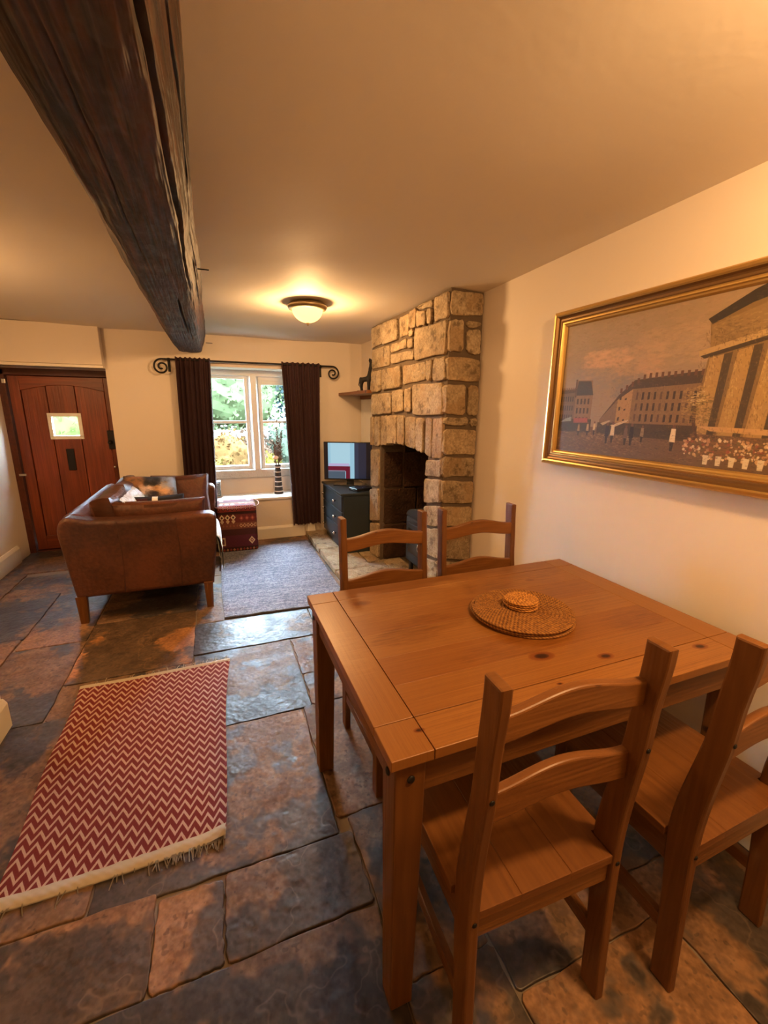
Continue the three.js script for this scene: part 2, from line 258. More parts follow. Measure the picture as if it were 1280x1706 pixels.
{ const b = scene.getObjectByName('baseboard_back'); mesh('corner_block', extrude([[0, 0], [0.10, 0], [0.085, 0.12], [0.06, 0.20], [0.03, 0.20], [0.012, 0.12]], 0.05, 0.006).translate(0.93, HEARTH, ZF + 0.001), M.trim, b); }
baseboard('baseboard_left', [skirt(0, 2.6, 0, XL, ZW + 0.32).scale(1, 1.15, 1).translate(0, 0, 0)]);
baseboard('baseboard_right', [skirt(0, 4.1, Math.PI, XR, ZN - 0.02)]);
baseboard('baseboard_partition', [skirt(0, 3.9, 0, XP, ZP + 0.001)]);

// window: painted stone mullion, two timber lights with a glazing bar each
{
  const w = struct('window_1'), z0 = ZW - 0.1, z1 = ZW - 0.03;
  mesh('head', rbox(WX0, WX1, 1.80, WTOP + 0.02, ZW - 0.2, ZW + 0.02, 0.008), M.white, w);
  mesh('jamb', rbox(WX0, -0.075, 0.762, 1.80, ZW - 0.2, ZW + 0.01, 0.008), M.white, w);
  mesh('jamb', rbox(0.965, WX1, 0.762, 1.80, ZW - 0.2, ZW + 0.01, 0.008), M.white, w);
  mesh('mullion', extrude([[0.392, z0 - 0.1], [0.392, z1 + 0.0], [0.415, ZW + 0.03], [0.475, ZW + 0.03], [0.498, z1], [0.498, z0 - 0.1]], 1.04, 0.004).rotateX(Math.PI / 2).translate(0, 1.802, 0), M.white, w);
  for (const [x0, x1, top] of [[-0.07, 0.388, 1.80], [0.502, 0.96, 1.76]]) {
    const f = mesh('casement_frame', mergeGeometries([rbox(x0, x0 + 0.036, 0.765, top, z0, z1, 0.004), rbox(x1 - 0.036, x1, 0.765, top, z0, z1, 0.004), rbox(x0 + 0.036, x1 - 0.036, top - (top < 1.79 ? 0.045 : 0.03), top, z0, z1, 0.004), rbox(x0 + 0.036, x1 - 0.036, 0.765, 0.805, z0, z1, 0.004)]), M.white, w);
    mesh('glazing_bar', rbox(x0 + 0.034, x1 - 0.034, 1.285, 1.315, z0 + 0.01, z1 - 0.004, 0.004), M.white, f);
    mesh('pane', box(x0 + 0.03, x1 - 0.03, 0.80, 1.287, z0 + 0.03, z0 + 0.034), M.glass, f);
    mesh('pane', box(x0 + 0.03, x1 - 0.03, 1.313, top - 0.025, z0 + 0.03, z0 + 0.034), M.glass, f);
  }
  mesh('transom_filler', rbox(0.502, 0.96, 1.758, 1.802, z0 - 0.05, z1, 0.004), M.white, w);
  mesh('stay_bar', rbox(0.60, 0.80, 1.318, 1.328, z1 - 0.004, z1 + 0.012, 0.003), M.iron, w);
}
// front door: vertical boards under an arched rail, small square light
{
  const d = struct('door_1'), z0 = -5.25, zf = -5.205, x0 = -1.806, x1 = -0.925;
  mesh('frame_jamb', rbox(x0 - 0.03, x0 + 0.03, 0, 1.79, z0 - 0.05, -5.15, 0.004), M.doorDark, d);
  mesh('frame_jamb', rbox(x1 - 0.012, x1 + 0.03, 0, 1.79, z0 - 0.05, -5.15, 0.004), M.doorDark, d);
  mesh('frame_head', rbox(x0 - 0.03, x1 + 0.03, 1.738, 1.80, z0 - 0.05, -5.15, 0.004), M.doorDark, d);
  const L = x0 + 0.034, Rt = x1 - 0.016;
  const cut = (g) => grain(g, 1);
  const wx0 = -1.492, wx1 = -1.25, wy0 = 1.158, wy1 = 1.369, e = [L + 0.085, -1.49, -1.255, Rt - 0.06];
  mesh('backing', merged([box(L, Rt, 0.012, wy0 - 0.02, z0 - 0.012, z0 + 0.006), box(L, Rt, wy1 + 0.02, 1.738, z0 - 0.012, z0 + 0.006), box(L, wx0 - 0.01, wy0 - 0.02, wy1 + 0.02, z0 - 0.012, z0 + 0.006), box(wx1 + 0.01, Rt, wy0 - 0.02, wy1 + 0.02, z0 - 0.012, z0 + 0.006)]), M.doorDark, d);
  mesh('threshold', rbox(x0 - 0.03, x1 + 0.03, -0.02, 0.014, -5.42, -5.17, 0.004), M.doorDark, d);
  mesh('stile', cut(rbox(L, L + 0.083, 0.02, 1.734, z0, zf + 0.012, 0.004)), M.door[1], d);
  mesh('stile', cut(rbox(Rt - 0.058, Rt, 0.02, 1.734, z0, zf + 0.012, 0.004)), M.door[1], d);
  const arch = (x) => 1.60 + 0.055 * Math.sin(Math.PI * clamp((x - e[0]) / (e[3] - e[0])));
  const ap = []; for (let i = 0; i <= 20; i++) { const x = mix(L + 0.083, Rt - 0.058, i / 20); ap.push([x, arch(x)]); }
  mesh('arched_rail', grain(extrude([...ap, [Rt - 0.058, 1.734], [L + 0.083, 1.734]], 0.056, 0.004).translate(0, 0, z0), 0), M.door[0], d);
  mesh('bottom_rail', grain(rbox(L + 0.083, Rt - 0.058, 0.02, 0.16, z0, zf + 0.012, 0.004), 0), M.door[1], d);
  for (let i = 0; i < 3; i++) {
    const a = e[i] + 0.003, b = e[i + 1] - 0.003, m = M.door[i % 3];
    if (i === 1) { mesh('board', cut(rbox(a, b, 0.15, wy0 - 0.02, z0 + 0.005, zf - 0.004, 0.004)), m, d); mesh('board', cut(rbox(a, b, wy1 + 0.02, 1.675, z0 + 0.005, zf - 0.004, 0.004)), m, d); }
    else mesh('board', cut(rbox(a, b, 0.15, 1.675, z0 + 0.005, zf - 0.004, 0.004)), m, d);
  }
  const f = mesh('light_frame', mergeGeometries([rbox(wx0 - 0.02, wx1 + 0.02, wy1 - 0.012, wy1 + 0.022, z0, zf + 0.006, 0.003), rbox(wx0 - 0.02, wx1 + 0.02, wy0 - 0.022, wy0 + 0.012, z0, zf + 0.006, 0.003), rbox(wx0 - 0.02, wx0 + 0.012, wy0, wy1, z0, zf + 0.006, 0.003), rbox(wx1 - 0.012, wx1 + 0.02, wy0, wy1, z0, zf + 0.006, 0.003)]), M.white, d);
  mesh('pane', box(wx0, wx1, wy0, wy1, z0 + 0.02, z0 + 0.024), M.glass, f);
  mesh('letter_plate', rbox(-1.40, -1.335, 0.825, 1.04, zf - 0.006, zf + 0.012, 0.004), M.iron, d);
  const lk = mesh('rim_lock', rbox(-1.02, -0.95, 1.03, 1.22, zf, zf + 0.03, 0.004), M.iron, d);
  mesh('knob', new THREE.SphereGeometry(0.022, 16, 12).translate(-1.0, 1.10, zf + 0.055), M.iron, lk);
  mesh('knob', new THREE.SphereGeometry(0.016, 16, 12).translate(-0.99, 0.845, zf + 0.028), M.chrome, d);
  mesh('hinge', rbox(-1.80, -1.74, 0.79, 0.812, -5.155, -5.143, 0.003), M.chrome, d);
  mesh('hinge', rbox(-1.80, -1.77, 1.66, 1.70, -5.155, -5.143, 0.003), M.chrome, d);
}
// ceiling beam: hewn, cracked oak, wider at the ceiling than below
{
  const NZ = 170, prof = [], za = -4.885, zb = 1.72;
  const key = [[-0.350, 2.20], [-0.335, 2.13], [-0.275, 2.02], [-0.262, 1.996], [-0.245, 1.987], [-0.15, 1.984], [-0.075, 1.986], [-0.057, 1.992], [-0.045, 2.01], [-0.02, 2.09], [-0.006, 2.15], [-0.002, 2.20]];
  const crv = new THREE.CatmullRomCurve3(key.map((k) => new THREE.Vector3(k[0], k[1], 0)), false, 'catmullrom', 0.3), NP = 190;
  for (let i = 0; i <= NP; i++) { const p = crv.getPointAt(i / NP), t = crv.getTangentAt(i / NP); prof.push([p.x, p.y, -t.y, t.x, i / NP]); }
  const len = crv.getLength(), s = (m) => m / len;
  // cracks: [centre along the profile at z = 0 and per metre, from z, to z, depth, half width]
  const cracks = [[s(0.442), 0.006, 0.4, -1.75, 0.045, 0.006], [s(0.438), 0.004, -1.8, -2.3, 0.025, 0.0035], [s(0.545), 0.012, 0.4, -2.5, 0.035, 0.0045], [s(0.50), -0.012, -2.2, -3.0, 0.03, 0.005], [s(0.36), -0.01, -2.6, -3.5, 0.03, 0.005], [s(0.39), 0.0, -3.2, -3.9, 0.02, 0.003], [s(0.30), 0.004, -0.9, -2.0, 0.01, 0.002], [s(0.33), 0.0, -3.5, -4.2, 0.015, 0.003]];
  const surf = (u, v) => {
    const z = mix(zb, za, u), q = prof[Math.round(v * NP)], sarc = q[4];
    const lump = 0.022 * (fbm(u, v, 9, 3, 3, 411) - 0.5) + 0.008 * (fbm(u, v, 60, 24, 3, 413) - 0.5) + 0.012 * (fbm(u, 0.5, 6, 1, 2, 417) - 0.5);
    let d = lump; 
    cracks.forEach(([c, k, z0, z1, dep, w], i) => { const m = sm(z1 - 0.15, z1 + 0.15, z) * (1 - sm(z0 - 0.1, z0 + 0.1, z)), cc = c + k * z / 2 + 0.018 * (fbm(u, 0.3, 24, 1, 3, 430 + i) - 0.5), x = (sarc - cc) * len; d += dep * m * Math.exp(-((x / w) ** 4)); });
    const keep = sm(0, 0.06, v) * sm(1, 0.96, v);
    return [q[0] + q[2] * d * keep - 0.010 * (z + 2.5) / 4 * -1, q[1] + q[3] * d * keep + 0.012 * Math.max(0, z + 2.4) * 0.6, z];
  };
  const g = grid(NZ, NP, surf, zb - za, len, true);
  { const uv = g.attributes.uv; for (let i = 0; i < uv.count; i++) uv.setXY(i, uv.getX(i) / 1.6, uv.getY(i) / 0.8); }
  const b = thing('ceiling_beam', 'thick dark cracked oak beam running along the ceiling to the window wall', 'beam');
  mesh('timber', g, M.beam, b);
  const end = new THREE.Shape(prof.map((p) => new THREE.Vector2(p[0], p[1])));
  mesh('end_grain', new THREE.ShapeGeometry(end).translate(0, 0, za + 0.004), M.beam, b);
  mesh('nail', cyl(0.003, 0.003, 0.06, 8).rotateZ(Math.PI / 2).translate(0.02, 2.06, -4.7), M.iron, b);
  mesh('nail', cyl(0.003, 0.003, 0.05, 8).rotateZ(Math.PI / 2).translate(0.01, 2.08, -2.35), M.iron, b);
}
const FRONT_STONES = [[-3.875,2.158,-3.606,2.154,-3.603,1.993,-3.859,1.984],[-3.581,2.15,-3.272,2.142,-3.254,1.984,-3.577,1.985],[-3.24,2.14,-3.062,2.138,-3.064,1.988,-3.223,1.988],[-3.044,2.141,-2.928,2.147,-2.928,2.018,-3.038,2.028],[-2.911,2.151,-2.688,2.155,-2.684,2.1,-2.909,2.128],[-2.918,2.123,-2.776,2.103,-2.769,2.007,-2.911,2.016],[-2.76,2.105,-2.688,2.096,-2.689,2.01,-2.753,2.004],[-2.673,2.152,-2.467,2.156,-2.469,2.001,-2.662,2.009],[-3.859,1.973,-3.443,1.97,-3.426,1.809,-3.858,1.806],[-3.408,1.964,-3.091,1.968,-3.082,1.901,-3.395,1.901],[-3.068,1.959,-2.973,1.959,-2.969,1.888,-3.064,1.893],[-3.406,1.886,-2.964,1.878,-2.96,1.812,-3.391,1.814],[-3.037,2.021,-2.967,2.017,-2.965,1.97,-3.044,1.972],[-2.951,2.008,-2.481,1.99,-2.488,1.796,-2.938,1.797],[-3.858,1.791,-3.616,1.785,-3.62,1.609,-3.856,1.602],[-3.585,1.785,-3.187,1.79,-3.179,1.627,-3.568,1.611],[-3.158,1.782,-2.772,1.774,-2.763,1.658,-3.15,1.636],[-2.752,1.778,-2.662,1.781,-2.673,1.646,-2.743,1.65],[-2.644,1.782,-2.476,1.786,-2.474,1.64,-2.651,1.643],[-3.856,1.586,-3.384,1.593,-3.378,1.421,-3.855,1.404],[-3.361,1.601,-3.135,1.613,-3.126,1.442,-3.35,1.433],[-3.112,1.61,-2.986,1.617,-2.983,1.443,-3.1,1.441],[-2.964,1.634,-2.512,1.626,-2.501,1.427,-2.952,1.416],[-3.881,1.387,-3.799,1.389,-3.796,1.132,-3.879,1.118],[-3.775,1.389,-3.648,1.396,-3.643,1.132,-3.772,1.121],[-3.626,1.4,-3.479,1.405,-3.472,1.158,-3.621,1.143],[-3.459,1.407,-3.26,1.413,-3.251,1.182,-3.452,1.166],[-3.243,1.416,-3.111,1.415,-3.099,1.185,-3.232,1.181],[-3.09,1.403,-2.904,1.402,-2.896,1.171,-3.079,1.181],[-2.886,1.399,-2.761,1.399,-2.76,1.154,-2.878,1.169],[-2.747,1.402,-2.639,1.402,-2.639,1.132,-2.743,1.151],[-2.624,1.405,-2.485,1.408,-2.481,1.145,-2.623,1.129],[-3.889,1.083,-3.665,1.108,-3.659,0.765,-3.887,0.726],[-3.887,0.704,-3.658,0.74,-3.653,0.439,-3.885,0.381],[-3.885,0.36,-3.652,0.413,-3.646,0.074,-3.883,0.042],[-2.713,1.112,-2.49,1.135,-2.485,1.026,-2.716,0.994],[-2.717,0.978,-2.486,1.01,-2.478,0.848,-2.716,0.804],[-2.718,0.784,-2.478,0.829,-2.484,0.684,-2.708,0.639],[-2.706,0.617,-2.49,0.664,-2.482,0.451,-2.692,0.421],[-2.69,0.394,-2.488,0.429,-2.478,0.203,-2.674,0.163]];
const NEAR_STONES = [[1.387,2.157,1.615,2.156,1.617,2.027,1.387,2.014],[1.378,1.991,1.483,1.995,1.486,1.815,1.379,1.807],[1.498,1.996,1.609,1.997,1.607,1.962,1.501,1.951],[1.501,1.942,1.606,1.949,1.61,1.795,1.51,1.807],[1.377,1.781,1.611,1.773,1.617,1.633,1.376,1.641],[1.364,1.615,1.518,1.617,1.52,1.427,1.367,1.428],[1.534,1.613,1.615,1.607,1.618,1.422,1.534,1.425],[1.37,1.413,1.547,1.412,1.55,1.361,1.37,1.36],[1.559,1.411,1.619,1.409,1.618,1.349,1.56,1.356],[1.369,1.337,1.614,1.333,1.619,1.164,1.371,1.175],[1.372,1.161,1.615,1.15,1.616,1.015,1.372,1.028],[1.371,1.005,1.618,0.989,1.616,0.835,1.374,0.856],[1.377,0.826,1.615,0.812,1.618,0.669,1.377,0.692],[1.378,0.676,1.618,0.654,1.627,0.426,1.382,0.456],[1.382,0.44,1.626,0.41,1.633,0.253,1.384,0.289],[1.385,0.272,1.634,0.236,1.644,0.031,1.39,0.074]];
// chimney breast: every stone its own piece, standing a little proud of the dark joints
const XC = 1.38, ZC = -2.467, ZL = -3.885, OZ0 = -3.64, OZ1 = -2.705;
{
  const ch = thing('chimney_breast', 'rough tan stone chimney breast with arched fireplace opening', 'fireplace'), rnd = rng(55);
  const x0 = XC + 0.010, x1 = XR + 0.42;
  const arc = (z) => { const t = clamp((z - OZ0) / (OZ1 - OZ0)); return 1.125 + 0.065 * Math.sin(Math.PI * (0.12 + 0.8 * (1 - t))); };
  const top = []; for (let i = 0; i <= 16; i++) { const z = mix(OZ0, OZ1, i / 16); top.push([z, arc(z)]); }
  const core = extrude(ccw([[OZ1 - 0.0, HEARTH], ...top.slice().reverse(), [OZ0, HEARTH], [ZL + 0.01, HEARTH], [ZL + 0.01, 2.175], [ZC - 0.008, 2.175], [ZC - 0.008, HEARTH]]), 0.24, 0).rotateY(-Math.PI / 2).scale(1, 1, 1);
  core.translate(x0 + 0.24, 0, 0);
  mesh('mortar_core', grain(core, 1), M.chimneyMortar, ch);
  mesh('firebox', mergeGeometries([box(x1 - 0.02, x1, 0, 1.6, OZ0 - 0.2, OZ1 + 0.2), box(x0 + 0.2, x1, 0, 1.6, OZ0 - 0.2, OZ0 - 0.012), box(x0 + 0.2, x1, 0, 1.6, OZ1 + 0.012, OZ1 + 0.2), box(x0 + 0.2, x1, 1.5, 1.62, OZ0 - 0.2, OZ1 + 0.2), box(x0 + 0.2, x1, -0.02, HEARTH, OZ0 - 0.2, OZ1 + 0.2)].map((g) => g)), M.soot, ch);
  const stone = (quad, name) => { const o = ccw(quad); return outline(o, 0.010, rnd, 4, 0.018); };
  const pick = () => M.sands[Math.floor(rnd() * 4)];
  FRONT_STONES.forEach((s, i) => {
    let q = [[s[0], s[1]], [s[2], s[3]], [s[4], s[5]], [s[6], s[7]]].map(([z, y]) => [clamp(z, ZL, ZC - 0.016), clamp(y, HEARTH + 0.002, 2.168)]);
    const d = rr(0.045, 0.062), g = extrude(stone(q), 0.075, 0.007, 3).rotateY(-Math.PI / 2);
    g.translate(XC - 0.005 + 0.075 - (d - 0.05), 0, 0);
    mesh('stone', grain(g, 1), pick(), ch);
  });
  NEAR_STONES.forEach((s) => {
    let q = [[s[0], s[1]], [s[2], s[3]], [s[4], s[5]], [s[6], s[7]]].map(([x, y]) => [clamp(x, XC - 0.004, XR - 0.002), clamp(y, HEARTH + 0.002, 2.168)]);
    const d = rr(0, 0.01), g = extrude(stone(q), 0.065, 0.007, 3); g.translate(0, 0, ZC - 0.06 + d);
    mesh('stone', grain(g, 1), pick(), ch);
  });
  // stones of the left reveal inside the opening, browned by smoke
  for (const [y0, y1, xa, xb] of [[0.06, 0.40, 1.42, 1.66], [0.06, 0.40, 1.67, 1.98], [0.41, 0.74, 1.42, 1.75], [0.41, 0.74, 1.76, 1.98], [0.75, 1.08, 1.42, 1.60], [0.75, 1.08, 1.61, 1.98]])
    mesh('reveal_stone', grain(extrude(outline([[xa, y0], [xb, y0], [xb, y1], [xa, y1]], 0.008, rnd, 4), 0.03, 0.006).translate(0, 0, OZ0 - 0.02), 0), M.sootStone, ch);
  for (const [y0, y1, za, zb] of [[0.06, 0.45, OZ0, -3.2], [0.06, 0.45, -3.19, OZ1], [0.46, 0.85, OZ0, -3.35], [0.46, 0.85, -3.34, OZ1], [0.86, 1.25, OZ0, -3.1], [0.86, 1.25, -3.09, OZ1]])
    mesh('fireback_stone', grain(extrude(outline([[za, y0], [zb, y0], [zb, y1], [za, y1]], 0.008, rnd, 4), 0.03, 0.006).rotateY(-Math.PI / 2).translate(x1 - 0.018, 0, 0), 1), M.sootStone, ch);
}
// hearth: raised stone slabs running into the alcove
{
  const h = thing('hearth', 'low pale stone slab hearth along the chimney and alcove', 'hearth'), rnd = rng(77);
  mesh('hearth_bed', box(0.925, XR - 0.001, 0.001, HEARTH - 0.016, ZF + 0.001, ZC + 0.02), M.mortar, h);
  for (const [xa, xb, za, zb] of [[0.912, 1.24, -4.87, -4.15], [1.24, XR, -4.87, -4.2], [0.912, 1.26, -4.15, -3.52], [1.26, XR, -4.2, -3.62], [0.912, 1.40, -3.52, -2.98], [1.40, 1.64, -3.62, -2.7], [0.912, 1.40, -2.98, -2.44], [1.40, XR - 0.004, -2.7, -2.44]]) {
    const g = extrude(outline(ccw([[xa + 0.004, -zb + 0.004], [xb - 0.004, -zb + 0.004], [xb - 0.004, -za - 0.004], [xa + 0.004, -za - 0.004]]), 0.01, rnd, 6, 0.02), 0.052, 0.006).rotateX(-Math.PI / 2).translate(0, HEARTH - 0.052, 0);
    mesh('hearth_slab', grain(g, 0), M.sands[1], h);
  }
}
// ---------------------------------------------------------------- lamps
function ceilingLamp(x, z, label, power) {
  const l = thing('ceiling_lamp', label, 'lamp', 'bowl ceiling lamps'), y = ceilY(z) - 0.006;
  l.position.set(x, y, z);
  mesh('rim', lathe([[0.0, 0.0], [0.12, 0.0], [0.132, -0.008], [0.136, -0.022], [0.128, -0.036], [0.112, -0.042], [0.106, -0.034], [0.0, -0.03]], 48), M.brass, l);
  const bowl = []; for (let i = 0; i <= 14; i++) { const a = i / 14 * Math.PI / 2; bowl.push([0.105 * Math.cos(a) + 0.0001, -0.034 - 0.088 * Math.sin(a)]); }
  mesh('glass_bowl', lathe(bowl, 48), std({ color: new THREE.Color().setRGB(0.8, 0.66, 0.4), roughness: 0.35, emissive: new THREE.Color().setRGB(1.0, 0.66, 0.22), emissiveIntensity: 2.2 }), l);
  mesh('finial', lathe([[0.0001, -0.116], [0.010, -0.118], [0.012, -0.124], [0.006, -0.130], [0.008, -0.136], [0.0001, -0.142]], 20), M.brass, l);
  const p = new THREE.PointLight(LAMP_COLOR, power, 0, 2); p.position.set(0, -0.075, 0); p.castShadow = true; p.shadow.radius = 3.5; p.shadow.mapSize.set(1024, 1024); l.add(p);
  return l;
}
ceilingLamp(0.665, -3.185, 'lit amber glass bowl ceiling lamp between the beam and chimney breast', LAMP * 1.6);
ceilingLamp(-1.5, -2.75, 'unseen amber glass bowl ceiling lamp out of view, lighting the door side of the beam', LAMP * 1.2);  // out of view; placed to light the door lintel and beam side
ceilingLamp(1.0, -0.16, 'unseen amber glass bowl ceiling lamp out of view, lighting the dining table and painted wall', LAMP * 2.35);  // out of view; placed to light the right wall and dining table

// ---------------------------------------------------------------- dining table
const TX0 = 0.285, TX1 = 1.520, TZ0 = -1.530, TZ1 = -0.672, TY = 0.76;
{
  const W = TX1 - TX0, D = TZ1 - TZ0;
  const top = canvasTex(2048, 1424, (c, w, h) => {
    const rnd = rng(901), X = (x) => (x - TX0) / W * w, Z = (z) => (z - TZ0) / D * h;
    c.fillStyle = '#ad7743'; c.fillRect(0, 0, w, h);
    const bands = [TZ0, -1.444, -1.30, -1.165, -1.03, -0.90, -0.778, TZ1], tone = ['#a8713e', '#ae7844', '#a66e3b', '#b07b48', '#a56c39', '#ab7541', '#b5804c'];
    for (let i = 0; i < 7; i++) { c.fillStyle = tone[i]; c.fillRect(0, Z(bands[i]), w, Z(bands[i + 1]) - Z(bands[i]) + 1); }
    for (let k = 0; k < 2600; k++) {
      const y = rnd() * h, x = rnd() * w, L = 150 + rnd() * 900, a = (rnd() - 0.5) * 14; c.globalAlpha = 0.08 + rnd() * 0.14; c.strokeStyle = rnd() < 0.62 ? '#7a4a26' : '#cfa06a'; c.lineWidth = 0.8 + rnd() * 3.2;
      c.beginPath(); c.moveTo(x, y); c.bezierCurveTo(x + L * 0.3, y + a, x + L * 0.6, y - a, x + L, y + a * 0.5); c.stroke();
    }
    for (const [xa, xb] of [[TX0, 0.385], [1.42, TX1]]) {           // breadboard ends, grain the other way
      c.globalAlpha = 1; c.fillStyle = '#b07b49'; c.fillRect(X(xa), 0, X(xb) - X(xa), h);
      for (let k = 0; k < 420; k++) { const y = rnd() * h, x = X(xa) + rnd() * (X(xb) - X(xa)), L = 120 + rnd() * 500; c.globalAlpha = 0.05 + rnd() * 0.08; c.strokeStyle = rnd() < 0.6 ? '#7d4d28' : '#d0a26e'; c.lineWidth = 0.8 + rnd() * 2.6; c.beginPath(); c.moveTo(x, y); c.lineTo(x + (rnd() - 0.5) * 6, y + L); c.stroke(); }
    }
    const blot = (x, z, rx, rz, col, al) => { for (let k = 0; k < 260; k++) { const a = rnd() * 6.28, q = Math.sqrt(rnd()); c.globalAlpha = al; c.fillStyle = col; c.beginPath(); c.ellipse(X(x + Math.cos(a) * q * rx), Z(z + Math.sin(a) * q * rz), 12 + rnd() * 70, 1.5 + rnd() * 5, 0, 0, 6.3); c.fill(); } };
    for (const [x, z, rx, rz] of [[0.50, -1.33, 0.10, 0.08], [0.72, -1.38, 0.16, 0.06], [0.86, -1.44, 0.06, 0.03], [0.60, -1.28, 0.14, 0.05], [0.34, -1.1, 0.03, 0.12]]) blot(x, z, rx * 1.2, rz * 1.2, '#d9ab74', 0.07);
    for (const [x, z, rx, rz] of [[0.62, -1.17, 0.14, 0.06], [1.2, -1.2, 0.16, 0.16], [0.52, -1.12, 0.12, 0.05], [1.25, -1.42, 0.16, 0.06], [1.0, -1.35, 0.12, 0.05], [0.8, -0.95, 0.2, 0.05], [1.3, -0.95, 0.12, 0.06]]) blot(x, z, rx, rz, '#64330f', 0.08);
    const knot = (x, z, r, pale) => { for (let k = 9; k > 0; k--) { c.globalAlpha = pale ? 0.3 : 0.5; c.fillStyle = k > 5 ? '#8a4a1c' : pale ? '#7b4520' : '#351206'; c.beginPath(); c.ellipse(X(x), Z(z), r / W * w * k / 6 * 1.35, r / D * h * k / 6 * 0.72, 0.1, 0, 6.3); c.fill(); } };
    knot(0.845, -0.878, 0.021); knot(1.023, -0.812, 0.014); knot(1.341, -0.75, 0.014); knot(0.461, -1.393, 0.019, true); knot(0.799, -0.756, 0.005); knot(0.378, -0.735, 0.007); knot(1.2, -1.36, 0.012, true);
    c.globalAlpha = 1;
  });
  const topM = M.pine[0].clone(); topM.map = top; topM.color = new THREE.Color().setRGB(0.62, 0.55, 0.37); topM.roughness = 0.34; topM.bumpMap = null;
  const t = thing('dining_table', 'honey pine dining table with plank top and square legs', 'table');
  const tuv = (g) => { const p = g.attributes.position, uv = g.attributes.uv; for (let i = 0; i < p.count; i++) uv.setXY(i, (p.getX(i) - TX0) / W, 1 - (p.getZ(i) - TZ0) / D); return g; };
  const xs = [TX0, 0.385, 1.42, TX1], zs = [TZ0, -1.444, -0.778, TZ1], e = 0.0009;
  for (let i = 0; i < 3; i++) for (let j = 0; j < 3; j++) {
    if (i === 1 && j === 1) { const zz = [-1.444, -1.30, -1.165, -1.03, -0.90, -0.778]; for (let k = 0; k < 5; k++) mesh('plank', tuv(rbox(xs[1] + e, xs[2] - e, TY - 0.026, TY, zz[k] + (k ? 0 : e), zz[k + 1] - (k < 4 ? 0.0001 : e), 0.0008, 1)), topM, t); }
    else mesh('plank', tuv(rbox(xs[i] + (i ? e : 0), xs[i + 1] - (i < 2 ? e : 0), TY - 0.026, TY, zs[j] + (j ? e : 0), zs[j + 1] - (j < 2 ? e : 0), 0.0022, 2)), topM, t);
  }
  const i0 = 0.014, L = 0.075;
  const apron = (x0, x1, z0, z1, ax) => mesh('apron_rail', grain(rbox(x0, x1, TY - 0.125, TY - 0.026, z0, z1, 0.003), ax), M.pine[1], t);
  apron(TX0 + i0 + L, TX1 - i0 - L, TZ1 - i0 - 0.034, TZ1 - i0 - 0.010, 0); apron(TX0 + i0 + L, TX1 - i0 - L, TZ0 + i0 + 0.010, TZ0 + i0 + 0.034, 0);
  apron(TX0 + i0 + 0.010, TX0 + i0 + 0.034, TZ0 + i0 + L, TZ1 - i0 - L, 2); apron(TX1 - i0 - 0.034, TX1 - i0 - 0.010, TZ0 + i0 + L, TZ1 - i0 - L, 2);
  for (const [x, sx] of [[TX0 + i0, 1], [TX1 - i0, -1]]) for (const [z, sz] of [[TZ0 + i0, 1], [TZ1 - i0, -1]]) {
    const g = rbox(Math.min(x, x + sx * L), Math.max(x, x + sx * L), 0, TY - 0.026, Math.min(z, z + sz * L), Math.max(z, z + sz * L), 0.005, 2), p = g.attributes.position;
    for (let i = 0; i < p.count; i++) { const k = 1 - 0.22 * (1 - p.getY(i) / 0.74); p.setX(i, x + sx * 0 + (p.getX(i) - x) * k); p.setZ(i, z + (p.getZ(i) - z) * k); }
    const lg = mesh('leg', grain(g, 1), M.pine[1], t);
    mesh('stud', new THREE.SphereGeometry(0.0095, 16, 8).scale(1, 1, 0.5).translate(x + sx * L / 2, TY - 0.072, z - sz * 0.001), M.iron, lg);
    mesh('stud', new THREE.SphereGeometry(0.0095, 16, 8).scale(0.5, 1, 1).translate(x - sx * 0.001, TY - 0.072, z + sz * L / 2), M.iron, lg);
  }
}
